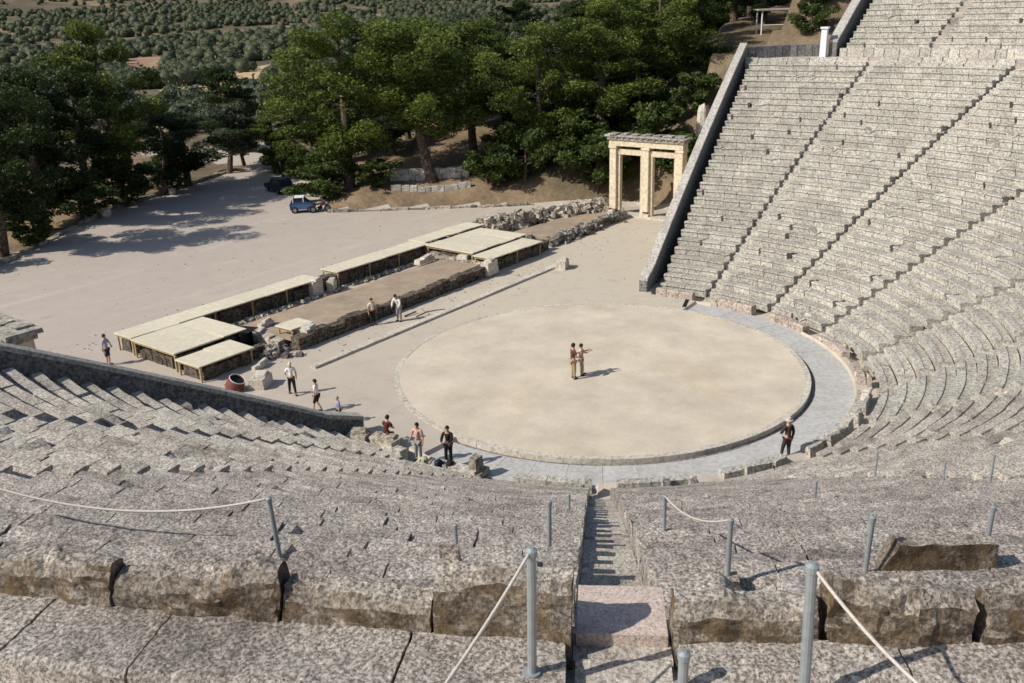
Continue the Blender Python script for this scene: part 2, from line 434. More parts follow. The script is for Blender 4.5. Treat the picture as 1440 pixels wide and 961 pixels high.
# wedge k runs from stair k to stair k+1
for k in range(-6, 6):
    s0, a0 = STAIR[k]; s1, a1 = STAIR[k + 1]
    side = s0 if abs(k) > abs(k + 1) else s1
    if k == -5: a1 = R(-75.0); side = -1
    if k == 4: a0 = R(73.0); side = 1
    if k == -4: side = 0
    if k == 3: side = 0
    if k == -6: side = -1
    if k == 5: side = 1
    cx, cy, cz = PT(side, (a0 + a1) / 2, 24, 5)
    lab = wl[k]
    W = empty('seating_wedge', PT(side, (a0 + a1) / 2, 13, 0), 0, lab, 'seating', 'wedges of stone seating in the lower tier')
    far = k >= 1
    for i in range(NR):
        r0 = rho_i(i); z0 = z_i(i); rr = r0 + fr(side)[2] + .3
        g0 = (SW / 2 if k != -6 else .62) / rr; g1 = (SW / 2 if k != 5 else .86) / rr
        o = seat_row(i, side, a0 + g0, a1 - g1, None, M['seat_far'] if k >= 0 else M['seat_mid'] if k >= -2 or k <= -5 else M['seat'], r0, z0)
        o.parent = W; o.matrix_parent_inverse = Matrix.Translation(-Vector(W.location))
    # bench along the edge of the sunken passage: seat plus broken backs
    if True:
        mb = MB(); a = a0 + .05; rB = 12.14 if side == 0 else 12.3
        e = fr(side)[2]
        while a < a1 - .05:
            b = min(a1 - .05, a + rnd(.8, 1.3) / (rB + e))
            prof = [(rB, -.3), (rB, .22), (rB + .03, .28), (rB + .42, .27), (rB + .45, -.3)]
            if k >= 1 and random.random() < .3: prof = [(x, z if z < 0 else z * rnd(.4, .8)) for x, z in prof]
            block_strip(mb, side, a + .001, b - .001, prof, .4, .03, rnd(.2, .8), rnd(-.05, .05))
            a = b
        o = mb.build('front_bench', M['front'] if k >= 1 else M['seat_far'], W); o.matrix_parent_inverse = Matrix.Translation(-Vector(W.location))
        spans = {-1: [(.1, .3), (.42, .9)], 0: [(.02, .16), (.3, .75)], -2: [(.35, .6), (.66, .8)], 1: [(.05, .22), (.5, .58)], -3: [(.55, .62), (.8, .86)], -4: [(.86, .93)], 2: [(.3, .4)], 3: [(.55, .62)]}.get(k, [])
        for (u, v) in spans:
            mb = MB(); a = a0 + (a1 - a0) * u; bb = a0 + (a1 - a0) * v
            while a < bb:
                b = min(bb, a + rnd(.7, 1.1) / (rB + e)); h = rnd(.36, .58)
                prof = [(rB + .46, -.2), (rB + .44, h - .05), (rB + .47, h), (rB + .60, h - .02), (rB + .68, -.2)]
                block_strip(mb, side, a + .0005, b - .0005, prof, .3, .03, rnd(.2, .6), rnd(-.12, .12)); a = b
            o = mb.build('bench_back', M['front'] if k >= 1 else M['seat_far'], W); o.matrix_parent_inverse = Matrix.Translation(-Vector(W.location))
    # the seats with backs that close the lower tier along the walkway
    if k not in (-4, -3):
        mb = MB(); rr = TOPR + fr(side)[2]; a = a0 + SW / 2 / rr
        while a < a1 - SW / 2 / rr - .002:
            b = min(a1 - SW / 2 / rr, a + rnd(1.2, 2.4) / rr)
            hb = rnd(.12, .5) if k < 2 else rnd(-.05, .18) if k < 5 else rnd(0.0, .08)
            prof = [(TOPR, 11.7), (TOPR, 12.2), (TOPR + .42, 12.2), (TOPR + .45, 12.46 + hb), (TOPR + .62, 12.45 + hb), (TOPR + .68, 11.7)]
            if True: block_strip(mb, side, a + .001, b - .001, prof, .3, .03, rnd(.2, .8), rnd(-.05, .05), 0, 0)
            a = b
        o = mb.build('backed_seat_row', M['seat_far'] if k > 0 else M['seat'], W); o.matrix_parent_inverse = Matrix.Translation(-Vector(W.location))

# near thrones: each carved stone bench is a thing of its own
def throne(pa, pb, ztop, label, wear=.03, zbase=12.5, step=.05, tiltt=0., armL=False, armR=False, dr=0.):
    rm = TOPR
    mb = MB()
    seat = densify([(rm + .02, 11.75), (rm - .02, 12.12), (rm + .02, 12.2), (rm + .42, 12.19), (rm + .45, 11.75)], .08)
    block_strip(mb, 0, pa, pb, seat, .07, wear, .5)
    back = [(rm + .40 + dr, 12.15), (rm + .44 + dr, ztop - .05), (rm + .50 + dr, ztop), (rm + .62 + dr, ztop - .02), (rm + .69 + dr, ztop - .14), (rm + .74 + dr, zbase - .1), (rm + .70 + dr, 12.1)]
    m2 = MB(); block_strip(m2, 0, pa, pb, densify(back, step), step, wear * .8, .5, tiltt)
    for q in range(len(m2.v)):      # worn, uneven top edge
        x_, y_, z_ = m2.v[q]; k_ = max(0., (z_ - 12.62) / .5)
        if k_ > 0: m2.v[q] = (x_, y_, z_ - k_ * (.06 + .16 * max(0., noise.noise(Vector((x_ * 1.7, y_ * 1.7, 4.)))+.1) + .05 * abs(noise.noise(Vector((x_ * 6, y_ * 6, 9.))))))
    m3 = MB()
    for fl, a in ((armL, pa), (armR, pb)):
        if fl:
            s = .16 / rm * (1 if a == pa else -1)
            pr = [(rm + .02, 12.1), (rm + .0, 12.42), (rm + .12, 12.5), (rm + .45, ztop - .05), (rm + .45, 12.1)]
            block_strip(m3, 0, min(a, a + s), max(a, a + s), densify(pr, .07), .06, wear * .7, .6)
    o = empty('stone_bench', PT(0, (pa + pb) / 2, rm + .4, 12.2), 0, label, 'stone bench', 'backed stone benches along the walkway')
    for mm, nm, mt in ((mb, 'seat', M['throne']), (m2, 'backrest', M['throne']), (m3, 'armrest', M['seat'])):
        if mm.v:
            q = mm.build(nm, mt, o); q.matrix_parent_inverse = Matrix.Translation(-Vector(o.location))
    return o
hs = SW / 2 / TOPR
throne(R(-59.5), R(-57.33) - hs, 13.24, 'tall upright stone bench back with dark lichen, just left of the centre stairway', .03, armL=True)
throne(R(-61.35), R(-59.55), 12.93, 'brown stained stone bench back with orange base, left of the tall one', .035)
throne(R(-63.55), R(-61.39), 13.0, 'long rounded stone bench back under the leaning post at left', .06, tiltt=.16)
throne(R(-65.6), R(-63.60), 12.98, 'low eroded stone bench back at the left picture edge', .06, tiltt=.1)
throne(R(-68.4), R(-65.7), 13.0, 'stone bench back beyond the left picture edge', .06, step=.12) if False else None
throne(R(-57.33) + hs, R(-55.15), 12.96, 'flat low stone bench right of the centre stairway, crossed by a post shadow', .04, armL=False)
throne(R(-55.05), R(-53.45), 13.12, 'bulky pitted stone bench back at right behind the nearest post', .07, tiltt=-.1)
throne(R(-53.3), R(-51.2), 13.08, 'pale edged stone bench back at the right picture edge', .06)

# two displaced backs standing lower down
for (ax, ay, az, ln, hh, rz, lab) in ((-27.15, -21.35, 11.12, 1.25, .62, R(-53), 'dark brown broken slab standing below the benches at right'),
                                  (-28.85, -19.55, 11.22, .8, .33, R(-55), 'small brown broken stone right of the centre stairway')):
    mb = MB(); vs = []
    nx, nzv = 14, 8
    for j in range(nzv + 1):
        for i in range(nx + 1):
            for s in (-1, 1):
                u = i / nx - .5; v = j / nzv
                sh = max(0, v - .3) * .5 * (1 if u < 0 else .15)
                q = Vector((u * ln * (1 - (sh if u < 0 else sh)), s * .13 * (1 - .2 * v), v * hh))
                q += rough(q + Vector((ax, ay, az)), .03, 4)
                q.rotate(Matrix.Rotation(rz + R(90) + R(0), 3, 'Z')) if False else q.rotate(Matrix.Rotation(R(35) - R(90) + R(0) + (rz + R(53)), 3, 'Z'))
                vs.append((q.x + ax, q.y + ay, q.z + az - .05))
    fs = []
    w2 = (nx + 1) * 2
    for j in range(nzv):
        for i in range(nx):
            a = j * w2 + i * 2
            fs.append((a, a + 2, a + 2 + w2, a + w2)); fs.append((a + 1, a + 1 + w2, a + 3 + w2, a + 3))
        fs.append((j * w2, j * w2 + w2, j * w2 + w2 + 1, j * w2 + 1)); e_ = j * w2 + nx * 2
        fs.append((e_, e_ + 1, e_ + w2 + 1, e_ + w2))
    for i in range(nx):
        a = nzv * w2 + i * 2; fs.append((a, a + 2, a + 3, a + 1))
    mb.add(vs, fs, .4)
    tag(mb.build('stone_slab', M['throne'], None), lab, 'stone slab')

# ---- stairways
slab_lab = {-3: 'narrow centre stairway going straight down from the camera to the orchestra', 5: 'first dark notched stairway from the far end wall', 4: 'second dark notched stairway from the far end wall',
            3: 'third stairway from the far end wall, running to the right picture edge', 2: 'fourth stairway from the far end wall, reaching the right edge at mid height',
            1: 'faint fifth stairway from the far end wall, below the orchestra level middle', 0: 'sixth stairway from the far end wall, nearly hidden by curving seats',
            -1: 'seventh stairway from the far end wall, beyond the right picture edge posts', -2: 'eighth stairway from the far end wall, leaving the picture at lower right',
            -4: 'stairway of dark notches running level across the left, above the white rope', -5: 'short jagged stairway of dark notches nearest the left end wall'}
for k in range(-5, 6):
    side, a = STAIR[k]
    if k == -5: side = -1
    S = empty('stairway', PT(side, a, 13, 0), 0, slab_lab[k], 'stairway', 'stone stairways between the wedges')
    e = fr(side)[2]
    inv = Matrix.Translation(-Vector(S.location))
    for i in range(NR + 1):
        r0 = rho_i(i); z0 = z_i(i) if i < NR else 12.3
        zprev = z_i(i - 1) if i else -.02
        mb = MB(); ha = (SW / 2 - .004) / (r0 + e + .3)
        lo = zprev + (z0 - zprev) * .25 - .2
        zz = z0 - .2
        if k == -3: lo = zprev + (z0 - zprev) * .45 - .24; zz = z0 - .26
        if k == -3 and i == NR: zz = 12.42; lo = 12.36
        for (ra, rb, zt) in ((r0 - .02, r0 + .36, lo), (r0 + .345, r0 + DEP - .006, zz)):
            if k == -3 and i == NR and zt == lo: continue
            prof = [(ra, zt - .5), (ra, zt - .01), (ra + .015, zt), (rb, zt), (rb, zt - .5)]
            block_strip(mb, side, a - ha, a + ha, prof, .2 if k == -3 and i > 15 else .8, .012 if k == -3 and i > 10 else 0., rnd(.3, .7), rnd(-.01, .01))
        o = mb.build('step', M['seat_far'] if k >= 0 else M['stair'], S); o.matrix_parent_inverse = inv
    if k == -3:
        mb = MB(); block_strip(mb, 0, a - hs + .0008, a + hs - .0008, [(TOPR - .06, 12.40), (TOPR - .06, 12.53), (TOPR + .56, 12.53), (TOPR + .56, 12.40)], .1, .006, .5)
        o = mb.build('landing_slab', M['landing'], S); o.matrix_parent_inverse = inv
        mb = MB()
        block_strip(mb, 0, a - hs + .0008, a + hs - .0008, [(TOPR + .58, 11.9), (TOPR + .58, 12.2), (TOPR + .76, 12.2), (TOPR + .76, 11.9)], .2, .0, .3)
        block_strip(mb, 0, a - hs + .0008, a + hs - .0008, [(TOPR + .765, 11.9), (TOPR + .765, 12.46), (TOPR + 1.25, 12.46), (TOPR + 1.25, 11.9)], .2, .008, .6)
        o = mb.build('sill', M['stair'], S); o.matrix_parent_inverse = inv

# ---- walkway (diazoma): plinth of slabs behind the benches, then the floor
mb = MB()
for side, p0, p1 in ((0, -73.2, 73.2), (1, 73.2, 101.5), (-1, -101.5, -73.2)):
    n = int((p1 - p0) * 2)
    vs = []; fs = []
    for j in range(n + 1):
        a = R(p0 + (p1 - p0) * j / n)
        for rr, zz in ((TOPR + .45, 11.6), (TOPR + .45, ZD - .12), (39.3, ZD - .12), (41.2, ZD - .12), (41.2, 11.0)):
            vs.append(PT(side, a, rr, zz))
    for j in range(n):
        for q in range(4): fs.append((j * 5 + q, j * 5 + q + 1, j * 5 + 6 + q, j * 5 + 5 + q))
    mb.add(vs, fs, .5)
tag(mb.build('walkway', M['diazoma']), kind='structure')
mb = MB()
a = -70.
segs = []
while a < -46:
    b = a + rnd(1.6, 3.0)
    if a < -57.33 + .62 and b > -57.33 - .62:
        if a < -57.33 - .62: b = -57.33 - .62
        else: a = -57.33 + .62; continue
    segs.append((a, b)); a = b
k = 0
for (a, b) in segs:
    mb = MB()
    D = abs((a + b) / 2 + 58) 
    s = .055 if D < 9 else .14
    wq = 1.44 if b < -57.33 else 1.13
    prof = densify([(TOPR + .66, 12.2), (TOPR + .66, 12.56), (TOPR + .70, 12.60), (TOPR + wq - .08, 12.60), (TOPR + wq - .02, 12.56), (TOPR + wq, 12.2)], s)
    block_strip(mb, 0, R(a) + .0003, R(b) - .0003, prof, s, .0205, rnd(.35, .65), rnd(-.02, .02), rnd(-.012, .012))
    tag(mb.build('kerb_slab', M['seat']), 'long rough pale slab of the walkway edge behind the bench backs', 'kerb slab', 'rough slabs edging the walkway')

# ---- upper tier at the far right
PROWS = 15
upper_lab = ['upper tier wedge nearest the corner of the upper end wall', 'upper tier wedge second from the upper end wall', 'upper tier wedge third from the upper end wall, at the top right corner']
ub = [R(93), R(84), R(75), R(66)]
for q in range(3):
    W = empty('upper_seating_wedge', PT(1, (ub[q] + ub[q + 1]) / 2, 41, 12.4), 0, upper_lab[q], 'seating', 'wedges of stone seating in the upper tier')
    inv = Matrix.Translation(-Vector(W.location))
    mb = MB(); a = ub[q + 1]
    while a < ub[q] - .001:
        b = min(ub[q], a + rnd(.7, 1.6) / 43)
        block_strip(mb, 1, a + .0006, b - .0006, [(41.2, 12.2), (41.2, 12.98), (41.9, 12.98), (41.9, 12.2)], 1, .02, rnd(.2, .9), rnd(-.05, .05), rnd(-.04, .03)); a = b
    o = mb.build('retaining_wall', M['seat_far'], W); o.matrix_parent_inverse = inv
    for i in range(PROWS):
        rr = 41.7 + .8 * i
        o = seat_row(i, 1, ub[q + 1] + .4 / 47, ub[q] - .4 / 47, None, M['seat_far'], rr, 13.35 + .41 * i, .8)
        o.parent = W; o.matrix_parent_inverse = inv
for q, lab in ((1, 'stairway of the upper tier nearest the upper end wall'), (2, 'stairway of the upper tier second from the upper end wall')):
    S = empty('stairway', PT(1, ub[q], 41.2, 12.4), 0, lab, 'stairway', 'stone stairways of the upper tier'); inv = Matrix.Translation(-Vector(S.location))
    for i in range(PROWS):
        mb = MB(); rr = 41.7 + .8 * i
        for ra, rb, zt in ((rr - .02, rr + .4, 13.0 + .41 * i), (rr + .38, rr + .79, 13.2 + .41 * i)):
            block_strip(mb, 1, ub[q] - .38 / 47, ub[q] + .38 / 47, [(ra, zt - .4), (ra, zt), (rb, zt), (rb, zt - .4)], 2, 0, rnd(.3, .7))
        o = mb.build('step', M['stair'], S); o.matrix_parent_inverse = inv

# ---- end walls
def end_wall(side, ph, r0, r1, zf, wid, lab, name='end_wall', drop=.9, split=1.5):
    o = empty(name, PT(side, ph, r0, 0), 0, lab, 'wall'); inv = Matrix.Translation(-Vector(o.location))
    e = fr(side)[2]
    cx, cy, _ = fr(side)
    d = Vector((math.sin(ph), -math.cos(ph), 0)); nrm = Vector((math.cos(ph), math.sin(ph), 0))
    if side < 0: nrm = -nrm
    def at(rho, off, z): return tuple(Vector((cx, cy, 0)) + d * (rho + e) + nrm * off + Vector((0, 0, z)))
    body = MB(); cop = MB(); rho = r0
    while rho < r1 - .01:
        b = min(r1, rho + rnd(split * .7, split * 1.2)); t = rnd(.3, .7); g = .006
        for (mbx, o0, o1, zt, zb) in ((body, -wid / 2 + .04, wid / 2 - .04, -.18, -4.), (cop, -wid / 2, wid / 2, 0, -.178)):
            vs = []
            for rr in (rho + g, b - g):
                zc = zf(rr) 
                low = zc + zb if mbx is cop else max(-.4, zc + zb)
                for off, z in ((o0, low), (o1, low), (o1, zc + zt), (o0, zc + zt)): vs.append(at(rr, off, z))
            mbx.add(vs, [(0, 3, 2, 1), (4, 5, 6, 7), (0, 1, 5, 4), (1, 2, 6, 5), (2, 3, 7, 6), (3, 0, 4, 7)], t)
        rho = b
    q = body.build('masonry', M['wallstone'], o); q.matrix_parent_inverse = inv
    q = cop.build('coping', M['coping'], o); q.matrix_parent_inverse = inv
    return o
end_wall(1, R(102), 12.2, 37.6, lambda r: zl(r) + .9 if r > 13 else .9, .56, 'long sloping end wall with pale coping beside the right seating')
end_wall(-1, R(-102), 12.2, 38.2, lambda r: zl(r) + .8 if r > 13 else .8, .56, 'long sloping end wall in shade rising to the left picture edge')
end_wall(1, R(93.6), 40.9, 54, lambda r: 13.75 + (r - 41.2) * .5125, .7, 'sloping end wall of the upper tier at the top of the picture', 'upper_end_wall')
# short white pier at the corner of the upper wall
mb = MB(); p = PT(1, R(94.4), 40.6, 12.2); mb.box((p[0], p[1], 13.3), (.5, .5, 2.4), .1, .9, .02, .85); mb.box((p[0], p[1], 14.56), (.62, .62, .14), .1, .9)
tag(mb.build('stone_pier', M['sheet']), 'short white pier at the corner where the upper tier wall starts', 'pier')
# shadowy ledge wall between the lower wall and the upper tier
mb = MB(); pts = [Vector(PT(1, R(102), 38.2, 0)), Vector(PT(1, R(98), 41.0, 0)), Vector(PT(1, R(94.5), 42.0, 0))]
for i in range(2):
    a, b = pts[i], pts[i + 1]; n = 5
    for j in range(n):
        q = a.lerp(b, (j + .5) / n); L = (b - a).length / n
        mb.box((q.x, q.y, 12.75), (L - .03, .5, 1.0), math.atan2((b - a).y, (b - a).x), rnd(.2, .8), .02)
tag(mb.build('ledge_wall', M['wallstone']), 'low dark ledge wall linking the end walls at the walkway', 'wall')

# ------------------------------------------------------------------ terrain and floor
def smooth(a, b, x):
    t = max(0., min(1., (x - a) / (b - a))); return t * t * (3 - 2 * t)
def hill(x, y):
    d1 = ((x - 18) * 21 + (y - 40) * 15.5) / 26.1; d3 = x - 34.
    d2 = (x - 18) * .852 - (y - 41) * .523
    d = min(max(d1, d3), d2)
    if d <= 0: h = 0
    else:
        sl_ = .2 + .72 * (1 - smooth(16, 34, y))
        d = d + .0
        h = min(d * sl_, 12 + .2 * d)
        h = 24 * (1 - math.exp(-h / 20))
        if y < 16 and x > 40: h = max(h, 12.3 * smooth(36, 44, x))
        h *= smooth(0, 3, d) * .9 + .1
    far = math.hypot(x + 36, y + 23)
    if far > 120:
        h = h * (1 - smooth(120, 300, far))
        h += -2.5 * smooth(120, 260, far)
        h += max(0, far - 420) * .035 + (max(0, far - 1200) * .10) + max(0, far - 2400) * .08
        h += 3.5 * smooth(150, 500, far) * noise.noise(Vector((x * .006, y * .006, 0)))
        h += 60 * smooth(1200, 3000, far) * noise.noise(Vector((x * .0011, y * .0011, 5)))
    elif d > 2:
        h += .35 * noise.noise(Vector((x * .2, y * .2, 0)))
    return h
def in_koilon(x, y, marg=0.):
    Rr = math.hypot(x, y)
    if Rr < 11: return False
    sg = 1 if x >= 0 else -1
    cx, cy = -sg * E0 * math.sin(A4), E0 * math.cos(A4)
    b = math.atan2(sg * (x - cx), -(y - cy))
    lim = R(102)
    dist = math.hypot(x - cx, y - cy)
    return b * 1. < lim and (lim - b) * dist > marg and dist - E0 > 12.0 and dist > 15
def under(x, y):
    Rr = math.hypot(x, y); sg = 1 if x >= 0 else -1
    if math.atan2(abs(x), -y) > A4: Rr = math.hypot(x + sg * E0 * math.sin(A4), y - E0 * math.cos(A4)) - E0
    if Rr < 13.2: return -.3
    if Rr < 38: return max(-.3, zl(Rr) - 1.3)
    if Rr < 41.5: return 11.4
    return min(11.6 + (Rr - 41.5) * .5, 24)
mb = MB()
rs = [0, 5, 10.1, 10.16, 12.0, 12.1, 12.4, 13, 14, 16]
r = 16.
while r < 120: r += 1.3; rs.append(r)
while r < 7000: r *= 1.045; rs.append(r)
NA = 400
vs = [(0, 0, -.03)]; fs = []; 
for r in rs[1:]:
    for j in range(NA):
        a = 2 * PI * j / NA; x = r * math.sin(a); y = -r * math.cos(a)
        ph = a if a <= PI else a - 2 * PI
        if r < 10.13: z = -.03
        elif r < 12.05 and abs(ph) < R(93): z = -.35
        elif r < 12.05: z = 0 if r > 10.14 else -.02
        elif in_koilon(x, y, .5): z = under(x, y)
        else: z = hill(x, y)
        vs.append((x, y, z))
for j in range(NA): fs.append((0, 1 + j, 1 + (j + 1) % NA))
for i in range(len(rs) - 2):
    for j in range(NA):
        a = 1 + i * NA; b = 1 + (i + 1) * NA; k2 = (j + 1) % NA
        fs.append((a + j, b + j, b + k2, a + k2))
mb.add(vs, fs, .5)
g = mb.build('ground', M['ground'], smooth=False); tag(g, kind='structure')
g.data.materials.append(M['terrain']); g.data.materials.append(M['valley'])
for p in g.data.polygons:
    c = p.center
    if hill(c.x, c.y) > .12 or math.hypot(c.x + 36, c.y + 23) > 135 or (c.y > 46.5 and c.x < 31 and ((c.y - 46.8) * 17 > (c.x + 9) * 12.7 if c.x < 8.5 else (c.y - 59.6) * 20 > (c.x - 9) * 8.4)): p.material_index = 2 if math.hypot(c.x + 36, c.y + 23) > 300 else 1

def field(pts, name, lab, col):
    mb = MB(); c = Vector((sum(p[0] for p in pts) / len(pts), sum(p[1] for p in pts) / len(pts)))
    vs = []; n = 48; K = 8
    for q in range(K + 1):
        for i in range(n):
            t = i / n * len(pts); a = Vector(pts[int(t) % len(pts)]); b = Vector(pts[(int(t) + 1) % len(pts)]); e = a.lerp(b, t % 1)
            p = c.lerp(e, q / K * (1 + .12 * noise.noise(Vector((e.x * .08, e.y * .08, 1))))); vs.append((p.x, p.y, hill(p.x, p.y) + .35))
    mb.add(vs, [(q * n + i, q * n + (i + 1) % n, (q + 1) * n + (i + 1) % n, (q + 1) * n + i) for q in range(K) for i in range(n)], .5)
    tag(mb.build(name, M[col]), kind='structure')
M['straw'] = ground_mat('dry_straw', (.46, .33, .17), (.56, .42, .23), (.60, .46, .27), .05, .3, 2)
M['redearth'] = ground_mat('red_earth', (.24, .14, .09), (.34, .22, .14), (.42, .30, .19), .05, .3, 2)
field([(101, 180), (112, 212), (150, 246), (212, 292), (206, 262), (150, 202), (137, 184)], 'straw_field', '', 'straw')
field([(140, 262), (150, 300), (196, 374), (205, 352), (172, 290)], 'earth_field', '', 'redearth')
FIELDS = [(Vector((110, 190)), Vector((206, 272)), 26), (Vector((146, 275)), Vector((198, 358)), 18)]
def in_field(x, y):
    for a, b, w_ in FIELDS:
        p = Vector((x, y)); d = b - a; t = max(0, min(1, (p - a).dot(d) / d.dot(d)))
        if (p - a - d * t).length < w_ * .42: return True
    return False
def ring_mesh(name, r0, r1, z, z0, a0, a1, mat, n=180, cuts=0, kind='structure', wav=0.):
    mb = MB(); 
    if cuts:
        tot = (a1 - a0) * (r0 + r1) / 2; m = int(tot / cuts)
        for i in range(m):
            a = a0 + (a1 - a0) * i / m; b = a0 + (a1 - a0) * (i + 1) / m
            block_strip(mb, 0, a + .0006, b - .0006, [(r0, z0), (r0, z), (r1, z), (r1, z0)], .3, 0, rnd(.2, .8), 0, rnd(-.006, .006), rnd(-.012, .012))
    else:
        vs = []; fs = []
        for i in range(n + 1):
            a = a0 + (a1 - a0) * i / n
            ra = r0 + wav * noise.noise(Vector((a * 5, 0, 0)))
            vs += [(ra * math.sin(a), -ra * math.cos(a), z0), (ra * math.sin(a), -ra * math.cos(a), z), (r1 * math.sin(a), -r1 * math.cos(a), z), (r1 * math.sin(a), -r1 * math.cos(a), z0)]
        for i in range(n):
            for q in range(3): fs.append((i * 4 + q, i * 4 + q + 1, i * 4 + q + 5, i * 4 + q + 4))
        mb.add(vs, fs, .5)
    return tag(mb.build(name, mat), kind=kind)
# orchestra floor
mb = MB(); n = 96; vs = [(0, 0, .02)]; fs = []
for r in (3, 6, 8.5, 9.88):
    for j in range(n): a = 2 * PI * j / n; vs.append((r * math.sin(a), -r * math.cos(a), .02 + (.02 if r < 9 else 0) * noise.noise(Vector((r, a * 2, 0)))))
for j in range(n): fs.append((0, 1 + j, 1 + (j + 1) % n))
for i in range(3):
    for j in range(n): a = 1 + i * n; fs.append((a + j, a + n + j, a + n + (j + 1) % n, a + (j + 1) % n))
mb.add(vs, fs, .5); tag(mb.build('orchestra_floor', M['sand'], smooth=True), kind='structure')
rg = ring_mesh('orchestra_ring', 9.87, 10.14, .03, -.4, 0, 2 * PI, M['ring'], cuts=1.9)
tag(rg, 'flat white stone ring around the sandy orchestra floor', 'stone ring', kind='thing')
ring_mesh('passage_paving', 10.36, 12.16, -.15, -.4, R(-93), R(96), M['paving'], cuts=1.4)
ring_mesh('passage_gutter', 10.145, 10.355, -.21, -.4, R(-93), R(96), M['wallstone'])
# sandy strip inside passage left/back: ground-level end slot
mb = MB(); mb.box((11.35, 1.05, -.06), (1.5, .22, .16), R(20), .1); tag(mb.build('drain_slot', M['black']), 'dark slot at the end of the paved passage', 'drain')

# parodos kerb in front of the stage
mb = MB(); x = -8.2
while x < 13.6:
    L = rnd(.9, 1.5); mb.box((x + L / 2, 11.9 + (x + 8) * .02, .03), (L - .02, .42, .2), R(1.2), rnd(.3, .9), .012); x += L
tag(mb.build('stone_kerb', M['ring']), 'long pale stone kerb between the orchestra and the stage ruins', 'kerb')

# ------------------------------------------------------------------ stage building ruins
def stonewall(name, label, x0, y0, x1, y1, zt, th=.55, zb=-.05, mat=None, courses=2, jit=.05, bl=(.5, 1.1), cat='ruined wall', group=None):
    mb = MB(); v = Vector((x1 - x0, y1 - y0)); L = v.length; rz = math.atan2(v.y, v.x)
    for c in range(courses):
        h = (zt - zb) / courses; s = 0
        while s < L:
            b = min(L, s + rnd(*bl)); t = (s + b) / 2 / L
            top = rnd(-.12, .08) if c == courses - 1 else 0
            mb.box((x0 + v.x * t, y0 + v.y * t, zb + h * (c + .5) + top / 2 + hill(x0 + v.x * t, y0 + v.y * t)), (b - s - .03, th + rnd(-.1, .1), h - .01 + top), rz, rnd(.05, .95), jit)
            s = b
    return tag(mb.build(name, mat or M['ruin']), label, cat, group)
def hwall(name, pts, zt, lab, **k): pass

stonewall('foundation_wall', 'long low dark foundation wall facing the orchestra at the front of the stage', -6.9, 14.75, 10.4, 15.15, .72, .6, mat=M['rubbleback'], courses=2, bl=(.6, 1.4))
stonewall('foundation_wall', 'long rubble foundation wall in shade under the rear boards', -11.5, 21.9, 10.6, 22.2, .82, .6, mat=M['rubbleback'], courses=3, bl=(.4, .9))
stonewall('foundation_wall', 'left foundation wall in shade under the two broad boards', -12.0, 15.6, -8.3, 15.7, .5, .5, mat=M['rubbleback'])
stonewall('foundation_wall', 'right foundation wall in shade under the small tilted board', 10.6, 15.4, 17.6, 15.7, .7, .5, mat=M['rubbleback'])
stonewall('foundation_wall', 'cross wall at the left end of the stage court', -7.3, 15.4, -7.5, 20.8, .6, .5, mat=M['ruin'])
stonewall('foundation_wall', 'cross wall at the right end of the stage court', 10.7, 16.2, 10.9, 21.2, .6, .5, mat=M['ruin'])
# raised earth court
mb = MB(); vs = []; nx, ny = 40, 12
for j in range(ny + 1):
    for i in range(nx + 1):
        x = -6.9 + 17.2 * i / nx; y = 15.0 + 5.4 * j / ny; vs.append((x, y, .45 + .08 * noise.noise(Vector((x * .6, y * .6, 0))) - (.35 * smooth(.75, 1, j / ny))))
fs = [(j * (nx + 1) + i, j * (nx + 1) + i + 1, (j + 1) * (nx + 1) + i + 1, (j + 1) * (nx + 1) + i) for j in range(ny) for i in range(nx)]
mb.add(vs, fs, .5); M['court'] = ground_mat('court_earth', (.33, .255, .19), (.38, .30, .225), (.40, .31, .20), .3, 1.2, 10)
tag(mb.build('court_floor', M['court']), kind='structure')

